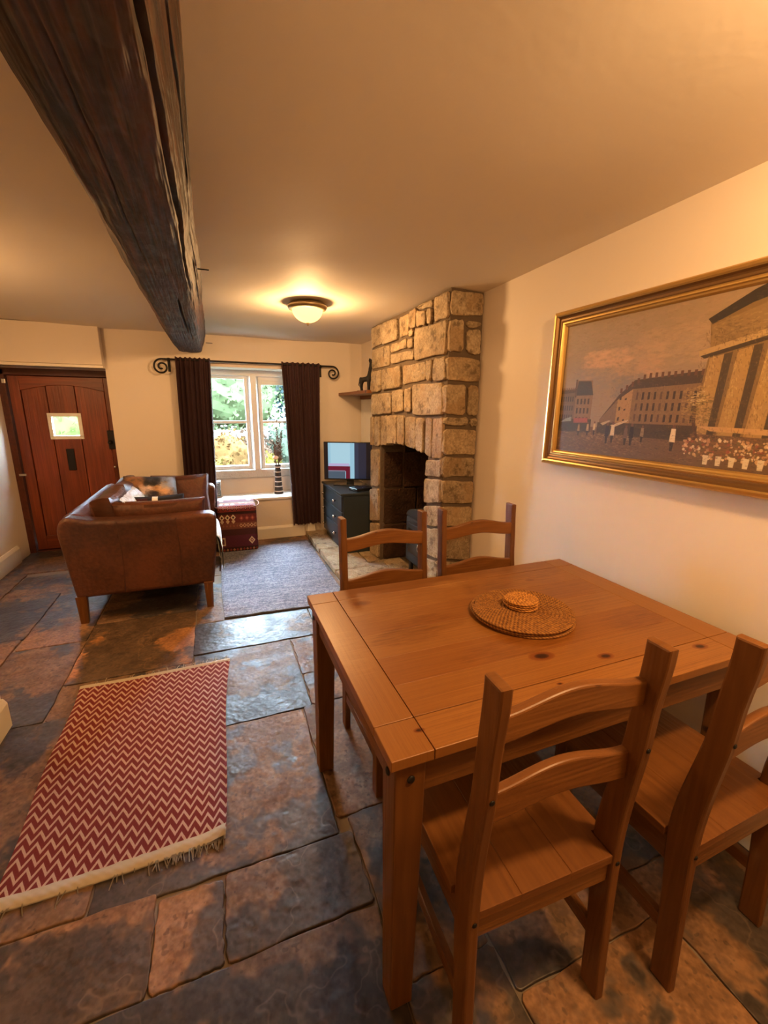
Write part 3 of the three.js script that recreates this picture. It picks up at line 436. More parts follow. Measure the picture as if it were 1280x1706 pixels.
// ---------------------------------------------------------------- four chairs
function makeChair(label) {
  const c = thing('dining_chair', label, 'chair', 'pine dining chairs around the table'), hw = 0.205, pt = 0.026;
  const back = (y) => y < 0.45 ? 0.196 + 0.014 * (1 - y / 0.45) ** 1.5 : 0.196 + 0.042 * sm(0.45, 1.0, y) - 0.006 * Math.sin(Math.PI * sm(0.72, 1.01, y)), deep = (y) => 0.050 + 0.016 * Math.exp(-(((y - 0.46) / 0.2) ** 2)) + 0.004 * sm(0.85, 1.0, y) + 0.004 * sm(0.3, 0, y);
  for (const s of [-1, 1]) {
    const a = [], b = []; for (let i = 0; i <= 26; i++) { const y = 1.008 * i / 26; a.push([back(y), y]); b.push([back(y) - deep(y), y]); }
    const g = extrude([...a, ...b.reverse()], pt, 0.005, 2).rotateY(-Math.PI / 2).translate(s > 0 ? hw : -hw + pt, 0, 0);
    const m = mesh('back_post', grain(g, 1), M.pine[1], c);
    for (const y of [0.425, 0.76]) mesh('stud', new THREE.SphereGeometry(0.006, 12, 6).scale(1, 1, 0.4).translate(s * (hw - pt / 2), y, back(y) + 0.001), M.iron, m);
    mesh('front_leg', grain(rbox(s > 0 ? hw - 0.032 : -hw, s > 0 ? hw : -hw + 0.032, 0, 0.425, -0.238, -0.193, 0.004), 1), M.pine[1], c);
    mesh('side_rail', grain(rbox(s > 0 ? hw - 0.024 : -hw + 0.004, s > 0 ? hw - 0.004 : -hw + 0.024, 0.355, 0.423, -0.195, 0.15, 0.003), 2), M.pine[1], c);
    mesh('stretcher', grain(rbox(s > 0 ? hw - 0.024 : -hw + 0.004, s > 0 ? hw - 0.004 : -hw + 0.024, 0.15, 0.19, -0.195, 0.16, 0.003), 2), M.pine[1], c);
  }
  const slat = (y0, h, rise, z) => { const up = [], lo = [], x1 = hw - pt + 0.004; for (let i = 0; i <= 24; i++) { const x = mix(-x1, x1, i / 24), b = rise * 0.5 * (1 + Math.cos(x / x1 * Math.PI)); up.push([x, y0 + h + b]); lo.push([x, y0 + b * 0.75]); } return grain(extrude([...lo, ...up.reverse()], 0.022, 0.004, 2).translate(0, 0, z), 0); };
  mesh('back_slat', slat(0.861, 0.058, 0.026, 0.180), M.pine[2], c);
  mesh('back_slat', slat(0.664, 0.072, 0.026, 0.166), M.pine[2], c);
  mesh('front_rail', grain(rbox(-hw + 0.04, hw - 0.04, 0.355, 0.423, -0.225, -0.205, 0.003), 0), M.pine[1], c);
  mesh('back_rail', grain(rbox(-hw + pt, hw - pt, 0.365, 0.427, 0.165, 0.185, 0.003), 0), M.pine[0], c);
  const sw = hw - pt - 0.001, planks = [[-hw - 0.006, -0.075], [-0.075, 0.06], [0.06, hw + 0.006]];
  for (const [a, b] of planks) {                                     // seat boards, notched round the back posts
    const l = a < -hw, r = b > hw, q = [[a + 0.0002, 0.245], [b - 0.0002, 0.245], ...(r ? [[b - 0.0002, -0.128], [sw, -0.128], [sw, -0.192]] : [[b - 0.0002, -0.192]]), ...(l ? [[-sw, -0.192], [-sw, -0.128], [a + 0.0002, -0.128]] : [[a + 0.0002, -0.192]])];
    mesh('seat_board', grain(extrude(ccw(q), 0.024, 0.0014, 1).rotateX(-Math.PI / 2).translate(0, 0.426, 0), 2), M.pine[2], c);
  }
  return c;
}
{
  const labels = ['pine ladder-back chair tucked under the table side away from the wall, back to the fireplace', 'pine ladder-back chair nearest the painted wall, with its back to the stone chimney', 'pine ladder-back chair facing the fireplace, beside the red rug end of the table', 'pine ladder-back chair facing the fireplace, beside the wall under the painting'];
  const at = [[0.675, -1.506, Math.PI + 0.02], [1.155, -1.506, Math.PI - 0.02], [0.622, -0.735, -0.035], [1.182, -0.675, 0.02]];
  const c0 = makeChair(labels[0]);
  at.forEach(([x, z, a], i) => { let c = c0; if (i) { c = c0.clone(); c.name = numbered('dining_chair'); c.userData = { ...c0.userData, label: labels[i] }; scene.add(c); } c.position.set(x, 0, z); c.rotation.set(0, a, 0); });
}
// ---------------------------------------------------------------- woven mats on the table
{
  const straw = dataTex(512, 64, (u, v) => { const b = Math.sin((u * 40 + v * 2) * 2 * Math.PI), f = fbm(u, v, 64, 8, 2, 611); return lerp3([0.82, 0.60, 0.30], [0.42, 0.25, 0.10], clamp(0.42 - 0.3 * b + 0.9 * (f - 0.5))); });
  const strawPale = std({ map: straw, color: new THREE.Color().setRGB(1.05, 1.0, 0.85), roughness: 0.85 }), strawMid = std({ map: straw, color: new THREE.Color().setRGB(0.60, 0.54, 0.44), roughness: 0.85 });
  const coil = (rad, w, h) => { const pts = [], turns = Math.round(rad / w), n = turns * 22; for (let i = 0; i <= n; i++) { const t = i / n, a = t * turns * 2 * Math.PI, q = Math.max(0.002, t * (rad - w / 2)); pts.push(new THREE.Vector3(Math.cos(a) * q, h / 2 + 0.0006 * Math.sin(a * 13), Math.sin(a) * q)); }
    const g = new THREE.TubeGeometry(new THREE.CatmullRomCurve3(pts), n * 2, w * 0.56, 7, false).translate(0, -h / 2, 0).scale(1, h / (w * 1.12), 1).translate(0, h / 2, 0), uv = g.attributes.uv; for (let i = 0; i < uv.count; i++) uv.setXY(i, uv.getX(i) * turns * rad * 3.2 * 2, uv.getY(i)); return g; };
  const mat = coil(0.178, 0.0135, 0.0085), coaster = coil(0.062, 0.009, 0.0075);
  const pos = ['lowest', 'middle', 'top'];
  for (let k = 0; k < 3; k++) { const m = solo('placemat', mat, strawMid, `round woven straw placemat, ${pos[k]} of the stack on the table`, 'placemat', 'stacked straw placemats'); m.position.set(0.962 + [0.006, -0.004, 0][k], TY + 0.0003 + k * 0.0088, -1.112 + [0.004, -0.003, 0][k]); m.rotation.y = k * 1.3; }
  const cp = ['lowest', 'second', 'third', 'top'];
  for (let k = 0; k < 4; k++) { const m = solo('coaster', coaster, strawPale, `small round straw coaster, ${cp[k]} of the stack on the placemats`, 'coaster', 'stacked straw coasters'); m.position.set(0.966 + [0.003, -0.002, 0.002, 0][k], TY + 0.0272 + k * 0.0078, -1.128 + [0.002, -0.002, 0, 0][k]); m.rotation.y = k * 0.8; }
}
// ---------------------------------------------------------------- framed street painting
{
  const FZ0 = -1.785, FZ1 = -0.50, FY0 = 1.198, FY1 = 1.915, fw = 0.072;
  const art = canvasTex(1536, 768, (c, w, h) => {
    const rnd = rng(333), dab = (x, y, a, b, col, al, n, s = 4, rot = 0) => { c.fillStyle = col; c.globalAlpha = al; for (let k = 0; k < n; k++) { const px = x + (rnd() - 0.5) * a, py = y + (rnd() - 0.5) * b; c.save(); c.translate(px, py); c.rotate(rot + (rnd() - 0.5) * 0.8); c.fillRect(-s * 1.5, -s / 2, s * 3 * (0.5 + rnd()), s * (0.5 + rnd() * 0.8)); c.restore(); } };
    c.fillStyle = '#9a8468'; c.fillRect(0, 0, w, h);
    for (const [x, y, a, b, col, n] of [[w / 2, 90, w, 200, '#a98c70', 500], [w / 2, 300, w, 300, '#93806a', 600], [420, 260, 520, 160, '#c39a74', 420], [260, 330, 300, 120, '#8b7f74', 300], [700, 200, 400, 180, '#b39374', 350], [330, 220, 300, 90, '#d0a87e', 200], [500, 380, 200, 120, '#77706a', 200]]) dab(x, y, a, b, col, 0.16, n, 14);
    const poly = (p, col) => { c.globalAlpha = 1; c.fillStyle = col; c.beginPath(); p.forEach((q, i) => i ? c.lineTo(...q) : c.moveTo(...q)); c.fill(); };
    // the block at the left, mansard roof and chimneys
    poly([[0, 395], [130, 390], [130, 620], [0, 620]], '#6d5740'); poly([[130, 330], [250, 335], [262, 420], [262, 620], [125, 620]], '#86694b'); poly([[128, 420], [140, 335], [238, 340], [264, 420]], '#3c342b'); poly([[120, 325], [134, 325], [134, 430], [120, 430]], '#5a4533');
    poly([[0, 385], [130, 380], [130, 402], [0, 408]], '#4a3a2b'); for (let i = 0; i < 8; i++) poly([[6 + i * 15, 372], [14 + i * 15, 372], [14 + i * 15, 390], [6 + i * 15, 390]], '#6b4a33');
    for (let r = 0; r < 3; r++) { for (let i = 0; i < 6; i++) poly([[8 + i * 19, 425 + r * 55], [17 + i * 19, 425 + r * 55], [17 + i * 19, 455 + r * 55], [8 + i * 19, 455 + r * 55]], '#33271c'); for (let i = 0; i < 4; i++) poly([[143 + i * 28, 440 + r * 55], [156 + i * 28, 440 + r * 55], [156 + i * 28, 472 + r * 55], [143 + i * 28, 472 + r * 55]], '#3b2d20'); }
    // the long terrace receding towards the square
    poly([[330, 560], [440, 440], [440, 620], [330, 620]], '#7b6247'); poly([[440, 440], [530, 385], [530, 620], [440, 620]], '#a9834f'); poly([[530, 385], [900, 372], [900, 620], [530, 620]], '#80643f'); poly([[330, 560], [445, 425], [535, 350], [900, 325], [900, 380], [530, 395], [440, 450]], '#463526');
    for (let i = 0; i < 14; i++) { const x = 450 + i * 33, y = 415 - Math.min(70, i * 16); poly([[x, y - 26], [x + 14, y - 26], [x + 14, y], [x, y]], '#5d3d2a'); }
    for (let r = 0; r < 3; r++) for (let i = 0; i < 13; i++) { const x = 452 + i * 34, y = 440 + r * 56; poly([[x, y - (i < 3 ? 6 - 10 * i : 26)], [x + 12, y - (i < 3 ? 10 - 10 * i : 27)], [x + 12, y + 10], [x, y + 12]], i % 4 === 3 ? '#5c4630' : '#36281a'); }
    // the big columned building at the right
    poly([[880, 110], [1010, 40], [1536, -120], [1536, 700], [860, 640], [900, 240]], '#7c6237'); poly([[868, 105], [1040, 20], [1536, -140], [1536, -40], [1040, 70], [890, 130]], '#2f261a'); poly([[888, 135], [1536, -40], [1536, 90], [900, 235]], '#8a6f43'); poly([[850, 240], [1536, 85], [1536, 122], [855, 262]], '#b39561'); poly([[860, 262], [1536, 120], [1536, 140], [880, 275]], '#3d2f1b');
    for (let i = 0; i < 6; i++) { const x = 905 + i * 112; poly([[x, 275 - i * 22], [x + 58, 263 - i * 22], [x + 40, 640], [x - 30, 640]], '#a6854c'); poly([[x + 58, 263 - i * 22], [x + 92, 258 - i * 22], [x + 70, 640], [x + 40, 640]], '#493a20'); dab(x + 8, 430, 30, 330, '#d1ae6b', 0.35, 70, 4, 1.5); }
    dab(1200, 170, 600, 90, '#5d4b2b', 0.3, 260, 5); dab(1200, 150, 600, 80, '#b0935a', 0.3, 220, 4);
    // shops, awnings, street
    poly([[0, 600], [1536, 620], [1536, 768], [0, 768]], '#6b5236'); poly([[0, 560], [270, 560], [270, 640], [0, 640]], '#3f3425'); poly([[320, 575], [900, 575], [900, 650], [320, 640]], '#453622'); poly([[60, 560], [110, 548], [112, 574], [20, 582]], '#8e9484'); poly([[130, 555], [240, 553], [244, 580], [132, 584]], '#a2584a'); poly([[340, 580], [400, 562], [412, 566], [360, 592]], '#bda37c'); poly([[410, 590], [520, 556], [530, 562], [440, 598]], '#cdb083'); poly([[900, 575], [1250, 580], [1400, 610], [960, 596]], '#c0985f');
    dab(300, 690, 600, 110, '#a88556', 0.22, 420, 5); dab(420, 660, 420, 50, '#c9a066', 0.25, 160, 4); dab(250, 735, 700, 60, '#4b3723', 0.25, 240, 5); dab(700, 620, 600, 40, '#2e2417', 0.3, 260, 4);
    for (const [x, y, s, a] of [[395, 640, 1.2, '#2a2018'], [432, 634, 1.2, '#d6c19a'], [520, 645, 1.1, '#6b5440'], [556, 640, 1.2, '#241b14'], [620, 632, 0.9, '#8e7754'], [790, 645, 1.3, '#e0cda4'], [250, 620, 0.8, '#b99a6c'], [180, 625, 0.8, '#9c7a52'], [300, 615, 0.8, '#d0b383']]) { poly([[x - 9 * s, y - 40 * s], [x + 9 * s, y - 40 * s], [x + 12 * s, y + 10 * s], [x - 12 * s, y + 10 * s]], a); poly([[x - 8 * s, y + 10 * s], [x + 8 * s, y + 10 * s], [x + 5 * s, y + 44 * s], [x - 5 * s, y + 44 * s]], '#32261b'); poly([[x - 6 * s, y - 54 * s], [x + 6 * s, y - 54 * s], [x + 6 * s, y - 40 * s], [x - 6 * s, y - 40 * s]], '#6a4a34'); }
    c.globalAlpha = 1; c.strokeStyle = '#4d361f'; c.lineWidth = 16; c.beginPath(); c.moveTo(905, 640); c.lineTo(880, 560); c.lineTo(872, 480); c.stroke();
    dab(880, 470, 130, 150, '#a98848', 0.5, 160, 5); dab(900, 500, 110, 130, '#6b5a2d', 0.5, 130, 5); dab(880, 450, 60, 60, '#d9bf82', 0.6, 40, 4);
    dab(1180, 660, 620, 90, '#7e5a33', 0.6, 300, 6); for (let k = 0; k < 420; k++) { c.globalAlpha = 0.85; c.fillStyle = ['#d6b489', '#b98a5f', '#e8d3a8', '#8e4f37', '#6d5b34', '#c7a06c'][k % 6]; c.beginPath(); c.arc(850 + rnd() * 680, 630 + rnd() * 90, 3 + rnd() * 5, 0, 6.3); c.fill(); }
    for (let i = 0; i < 11; i++) poly([[950 + i * 56, 705], [976 + i * 56, 705], [973 + i * 56, 748], [953 + i * 56, 748]], '#d8c9a6');
    dab(1200, 400, 680, 480, '#3a2a14', 0.22, 900, 4, 1.4); dab(1200, 400, 680, 480, '#cfae6e', 0.16, 500, 3, 1.4); dab(650, 500, 520, 240, '#2c1f12', 0.18, 500, 3, 1.5); dab(650, 480, 500, 220, '#c79c62', 0.16, 320, 3, 1.5); dab(120, 500, 260, 240, '#2c1f12', 0.16, 260, 3, 1.5); dab(w / 2, 690, w, 150, '#33241a', 0.22, 700, 4); dab(w / 2, 690, w, 150, '#c6a06a', 0.16, 420, 3); dab(w / 2, h / 2, w, h, '#5a3f22', 0.07, 1600, 6); dab(w / 2, h / 2, w, h, '#d8b27a', 0.06, 1000, 6); c.globalAlpha = 1;
  });
  const p = thing('framed_painting', 'wide street scene painting in a gilded moulded frame on the wall', 'painting');
  p.position.set(XR - 0.004, (FY0 + FY1) / 2, (FZ0 + FZ1) / 2); p.rotation.y = -Math.PI / 2;
  const W = FZ1 - FZ0, H = FY1 - FY0;
  const gold = std({ color: new THREE.Color().setRGB(0.62, 0.40, 0.13), roughness: 0.34, metalness: 0.85 }), goldDark = std({ color: new THREE.Color().setRGB(0.20, 0.11, 0.04), roughness: 0.4, metalness: 0.7 });
  // profile across the moulding: [distance in from the outer edge, height off the wall]
  const rails = [[[0, 0], [0, 0.036], [0.006, 0.043], [0.016, 0.045], [0.022, 0.042]], [[0.022, 0.042], [0.028, 0.034], [0.034, 0.031], [0.042, 0.031], [0.046, 0.029]], [[0.046, 0.029], [0.051, 0.031], [0.056, 0.031], [0.060, 0.026], [0.066, 0.024], [fw, 0.018], [fw, 0.004]]];
  const side = (len, prof) => { const pos = [], uv = []; const g = []; for (let i = 0; i + 1 < prof.length; i++) { const [a, ha] = prof[i], [b, hb] = prof[i + 1]; const q = [[-len / 2 + a, -a, ha], [len / 2 - a, -a, ha], [len / 2 - b, -b, hb], [-len / 2 + b, -b, hb]]; for (const k of [0, 3, 2, 0, 2, 1]) { pos.push(...q[k]); uv.push(q[k][0], q[k][1]); } } const ge = new THREE.BufferGeometry(); ge.setAttribute('position', new THREE.Float32BufferAttribute(pos, 3)); ge.setAttribute('uv', new THREE.Float32BufferAttribute(uv, 2)); ge.computeVertexNormals(); return ge; };
  const four = [[W, 0, 0, H / 2], [W, Math.PI, 0, -H / 2], [H, Math.PI / 2, -W / 2, 0], [H, -Math.PI / 2, W / 2, 0]];
  for (const [len, a, x, y] of four) { const r = mesh('frame_rail', side(len, rails[0]).rotateZ(a).translate(x, y, 0), gold, p); mesh('moulding_cove', side(len, rails[1]).rotateZ(a).translate(x, y, 0), goldDark, r); mesh('inner_bead', side(len, rails[2]).rotateZ(a).translate(x, y, 0), gold, r); }
  mesh('canvas', new THREE.PlaneGeometry(W - 2 * fw + 0.01, H - 2 * fw + 0.01).translate(0, 0, 0.016), std({ map: art, color: new THREE.Color().setRGB(0.86, 0.84, 0.8), roughness: 0.5, bumpMap: tx.weave, bumpScale: 0.0004 }), p);
  mesh('backing', box(-W / 2 + 0.01, W / 2 - 0.01, -H / 2 + 0.01, H / 2 - 0.01, 0, 0.014), M.doorDark, p);
}
// ---------------------------------------------------------------- rugs
{
  const P = 0.0435, Q = 0.046, W = 0.70, L = 1.10;
  const zig = dataTex(256, 256, (u, v) => {                          // one repeat of the woven chevron
    const tri = Math.abs(((u + 10) % 1) - 0.5) * 2, k = (((v - tri * 0.86 + 0.05 * (noise(u * 24, v * 24, 24, 24, 9) - 0.5)) % 1) + 2) % 1, f = noise(u * 40, v * 40, 40, 40, 12);
    const line = sm(0.0, 0.06, k) * (1 - sm(0.36, 0.44, k));
    return lerp3(lerp3([0.46, 0.13, 0.135], [0.56, 0.21, 0.20], f), lerp3([0.90, 0.77, 0.69], [0.80, 0.65, 0.57], f), line);
  });
  const rug = thing('flat_weave_rug', 'small red and cream zigzag flat-weave rug with fringed ends', 'rug');
  const x0 = -0.755, x1 = -0.045, z0 = -2.425, z1 = -1.335;
  const place = (u, v, y) => { const z = mix(z0, z1, v), sk = mix(0.028, -0.032, v) - 0.010 * Math.sin(v * 5), lx = mix(-0.012, 0.02, v); return [mix(x0 + lx + 0.006 * Math.sin(v * 9), x1 + sk, u), y, z + 0.012 * Math.sin(u * 2.6 + 0.5) - 0.012]; };
  const h = (u, v) => 0.004 + 0.004 * fbm(u, v, 6, 9, 2, 21) + 0.010 * sm(0.93, 1, v) * sm(0.9, 1, u);
  const N = 40, top = grid(N, N, (u, v) => place(u, v, h(u, v)), W, L, true), bot = grid(N, N, (u, v) => place(u, v, 0.001), W, L);
  { const uv = top.attributes.uv; for (let i = 0; i < uv.count; i++) uv.setXY(i, uv.getX(i) / P, uv.getY(i) / Q); }
  mesh('woven_field', mergeGeometries([top, bot]), std({ map: zig, roughness: 0.95, bumpMap: tx.weave, bumpScale: 0.002 }), rug);
  const cream = std({ color: new THREE.Color().setRGB(0.50, 0.43, 0.33), roughness: 1, bumpMap: tx.weave, bumpScale: 0.003 });
  const edge = (v0, v1, thick) => { const A = (u, v) => place(u, mix(v0, v1, v), 0.004 + thick * Math.sin(Math.PI * clamp(v)) + 0.003 * fbm(u, v, 30, 2, 2, 61) + 0.012 * sm(0.9, 1, u) * (v0 > 0.5 ? 1 : 0)); return mergeGeometries([grid(60, 6, A, W, 0.06, true), grid(60, 6, (u, v) => { const p = A(u, v); p[1] = 0.001; return p; }, W, 0.06)]); };
  mesh('end_binding', edge(0.998, 1.04, 0.006), cream, rug);
  mesh('end_binding', edge(-0.025, 0.002, 0.004), cream, rug);
  const fr = rng(71), strands = [];
  for (let k = 0; k < 90; k++) { const u = fr(), near = k < 55, uu = near ? (k < 34 ? 0.72 + 0.27 * fr() : u) : u, p = place(uu, near ? 1.035 : -0.02, 0.004), s = near ? 1 : -1, L2 = 0.012 + 0.035 * fr(), dx = (fr() - 0.5) * 0.03; strands.push(tube([[p[0], 0.006, p[2]], [p[0] + dx * 0.4, 0.007, p[2] + s * L2 * 0.5], [p[0] + dx, 0.003, p[2] + s * L2]], 0.0018, 4, 5)); }
  const f = mesh('fringe', mergeGeometries(strands), cream, rug); f.userData.kind = 'stuff';
}
{
  const weave = dataTex(512, 512, (u, v) => { const a = fbm(u, v, 40, 120, 2, 501), b = fbm(u, v, 8, 60, 3, 503), c = fbm(u, v, 120, 40, 2, 507); return lerp3([0.36, 0.37, 0.43], [0.58, 0.57, 0.60], clamp(0.5 + 1.6 * (a - 0.5) + 1.2 * (b - 0.5) + (c - 0.5))); });
  const wb = dataTex(512, 512, (u, v) => grey(0.6 * fbm(u, v, 40, 120, 2, 501) + 0.4 * fbm(u, v, 120, 40, 2, 507)), false);
  const g = thing('wool_rug', 'large mottled blue-grey woven rug between the sofa and hearth', 'rug'), x0 = -0.035, x1 = 0.885, z0 = -4.62, z1 = -3.0;
  const e = (u) => 0.016 * (fbm(u, 0.5, 14, 1, 3, 521) - 0.5);
  const pl = (u, v, y) => [mix(x0, x1, u) + 0.006 * Math.sin(v * 7), y, mix(z0, z1 + e(u) + 0.03 * u, v)];
  const hh = (u, v) => 0.010 + 0.003 * fbm(u, v, 30, 50, 2, 5) + 0.012 * Math.max(0, fbm(u, 0.2, 12, 1, 2, 77) - 0.45) * sm(0.96, 1, v);
  mesh('pile', mergeGeometries([grid(60, 80, (u, v) => pl(u, v, hh(u, v)), 0.92 * 1.6, 1.62 * 1.6, true), grid(60, 1, (u, v) => pl(u, 1, hh(u, 1) * (1 - v) + 0.0005 * v), 1, 0.01, true), grid(1, 60, (u, v) => pl(0, v, hh(0, v) * u), 0.01, 1), grid(1, 60, (u, v) => pl(1, v, hh(1, v) * (1 - u)), 0.01, 1)]), std({ map: weave, roughness: 0.9, bumpMap: wb, bumpScale: 0.008 }), g);
  mesh('bound_edge', tube(Array.from({ length: 30 }, (_, i) => { const p = pl(i / 29, 1, hh(i / 29, 1)); p[1] = 0.007; p[2] += 0.006; return p; }), 0.0065, 120, 6), std({ color: new THREE.Color().setRGB(0.07, 0.06, 0.06), roughness: 1 }), g);
}
// ---------------------------------------------------------------- leather sofa, facing the hearth side
const leatherUV = (g, s = 1) => grain(g, 0);
{
  const s = thing('leather_sofa', 'worn brown leather two-seat sofa on tapered wooden legs', 'sofa');
  const armOut = [[-0.955, 0.185], [-0.975, 0.35], [-1.002, 0.60], [-1.004, 0.67], [-0.985, 0.725], [-0.945, 0.752], [-0.89, 0.742], [-0.80, 0.722], [-0.6, 0.712], [-0.35, 0.712], [-0.15, 0.717], [-0.075, 0.715], [-0.042, 0.695], [-0.034, 0.65], [-0.05, 0.45], [-0.085, 0.18]];
  const smooth = (pts) => new THREE.CatmullRomCurve3(pts.map((p) => new THREE.Vector3(p[0], p[1], 0)), false, 'catmullrom', 0.35).getPoints(90).map((p) => [p.x, p.y]);
  const arm = (z) => grain(extrude(smooth(armOut), 0.15, 0.03, 5).translate(0, 0, z), 0);
  const a1 = mesh('arm', arm(-3.40), M.leather, s); mesh('arm', arm(-4.68), M.leather, s);
  for (const x of [-0.66, -0.30]) mesh('panel_seam', tube([[x, 0.20, -3.2495], [x + 0.008, 0.45, -3.2492], [x, 0.705, -3.252]], 0.0022, 20, 6), M.leather, a1);
  const bk = extrude(smooth([[-0.955, 0.185], [-1.0, 0.60], [-1.0, 0.70], [-0.97, 0.748], [-0.92, 0.755], [-0.86, 0.735], [-0.83, 0.69], [-0.80, 0.42], [-0.80, 0.185]]), 1.28, 0.02, 3).translate(0, 0, -4.62);
  mesh('backrest', grain(bk, 2), M.leather, s);
  mesh('base', grain(rbox(-0.93, -0.085, 0.185, 0.31, -4.64, -3.29, 0.02, 3), 2), M.leather, s);
  for (const [a, b] of [[-3.965, -3.405], [-4.53, -3.97]]) {
    mesh('seat_cushion', grain(pillow(0.76, 0.56, 0.20, 16, 0.72).rotateX(Math.PI / 2).translate(-0.44, 0.385, (a + b) / 2), 2), M.leather, s);
    mesh('back_cushion', grain(pillow(0.56, 0.44, 0.20, 16, 0.6).rotateY(Math.PI / 2).rotateZ(0.22).translate(-0.735, 0.625, (a + b) / 2), 2), M.leather, s);
  }
  const near = mesh('arm_cushion', grain(pillow(0.62, 0.36, 0.15, 18, 0.55).rotateX(0.12).translate(-0.412, 0.622, -3.475), 0), M.leather, s);
  mesh('arm_cushion', grain(pillow(0.50, 0.40, 0.16, 18, 0.55).rotateX(-0.18).translate(-0.335, 0.64, -4.445), 0), M.leather, s);
  for (const [x, z] of [[-0.93, -3.28], [-0.125, -3.265], [-0.93, -4.62], [-0.125, -4.62]]) mesh('leg', grain(new THREE.CylinderGeometry(0.043, 0.031, 0.20, 4, 1).rotateY(Math.PI / 4).translate(x, 0.10, z), 1), M.pine[1], s);
  // fur throw over the seat and down its front edge
  const path = new THREE.CatmullRomCurve3([[-0.645, 0.80, 0], [-0.59, 0.75, 0], [-0.565, 0.62, 0], [-0.50, 0.515, 0], [-0.30, 0.512, 0], [-0.10, 0.505, 0], [-0.035, 0.48, 0], [-0.012, 0.40, 0], [-0.008, 0.28, 0], [-0.016, 0.20, 0]].map((p) => new THREE.Vector3(...p)));
  const th = (u, v, o) => { const p = path.getPointAt(u), t = path.getTangentAt(u), w = 0.018 * fbm(u, v, 14, 12, 3, 700) + 0.006 * fbm(u, v, 60, 40, 2, 707); return [p.x - t.y * -1 * (o * (0.010 + w)), p.y + t.x * (o * (0.010 + w)), mix(-3.44, -4.02, v) + 0.03 * Math.sin(u * 7)]; };
  const gA = grid(70, 40, (u, v) => th(u, v, 1), 1.4, 0.6), gB = grid(70, 40, (u, v) => { const p = th(u, v, 0); return p; }, 1.4, 0.6, true);
  solo('fur_throw', mergeGeometries([gA, gB]), M.fur, 'white fluffy throw spread over the leather sofa seat', 'throw');
  // scatter cushions
  const print = canvasTex(512, 512, (c, w, h) => { const rnd = rng(17); c.fillStyle = '#4a423d'; c.fillRect(0, 0, w, h); const b = (x, y, r, col, n) => { c.fillStyle = col; for (let k = 0; k < n; k++) { c.globalAlpha = 0.16; c.beginPath(); c.ellipse(x + (rnd() - 0.5) * r, y + (rnd() - 0.5) * r, r * 0.35 * rnd() + 8, r * 0.25 * rnd() + 8, rnd() * 3, 0, 6.3); c.fill(); } }; b(120, 380, 190, '#7c8894', 90); b(330, 260, 220, '#c08a55', 90); b(350, 240, 110, '#e0ac74', 60); b(190, 240, 110, '#ecc9b6', 60); b(240, 330, 110, '#17120f', 70); b(430, 120, 170, '#94a2ad', 90); b(90, 120, 160, '#a8754a', 70); b(400, 400, 170, '#3b2418', 80); b(250, 120, 120, '#1b1715', 70); c.globalAlpha = 1; });
  const pc = solo('scatter_cushion', pillow(0.42, 0.42, 0.14, 18, 0.3), std({ map: print, roughness: 0.9 }), 'dark cushion with blurred brown and grey print on the sofa', 'cushion', 'sofa scatter cushions');
  { const uv = pc.geometry.attributes.uv, p = pc.geometry.attributes.position; for (let i = 0; i < uv.count; i++) uv.setXY(i, p.getX(i) / 0.42 + 0.5, p.getY(i) / 0.42 + 0.5); }
  pc.position.set(-0.545, 0.70, -4.21); pc.rotation.set(-0.85, 0.25, 0.14);
  const check = canvasTex(256, 256, (c) => { c.fillStyle = '#15110f'; c.fillRect(0, 0, 256, 256); c.fillStyle = '#e8e2d6'; c.fillRect(0, 110, 256, 26); c.fillRect(110, 0, 26, 256); c.fillStyle = '#3a0f12'; c.fillRect(20, 20, 70, 70); c.fillRect(160, 160, 76, 76); });
  const ck = solo('scatter_cushion', pillow(0.40, 0.40, 0.13, 16, 0.3), std({ map: check, roughness: 0.95 }), 'black and cream cushion lying behind the near sofa arm cushion', 'cushion', 'sofa scatter cushions');
  { const uv = ck.geometry.attributes.uv, p = ck.geometry.attributes.position; for (let i = 0; i < uv.count; i++) uv.setXY(i, p.getX(i) / 0.40 + 0.5, p.getY(i) / 0.40 + 0.5); }
  ck.position.set(-0.46, 0.60, -3.67); ck.rotation.set(-0.45, 0.05, 0.03);
}
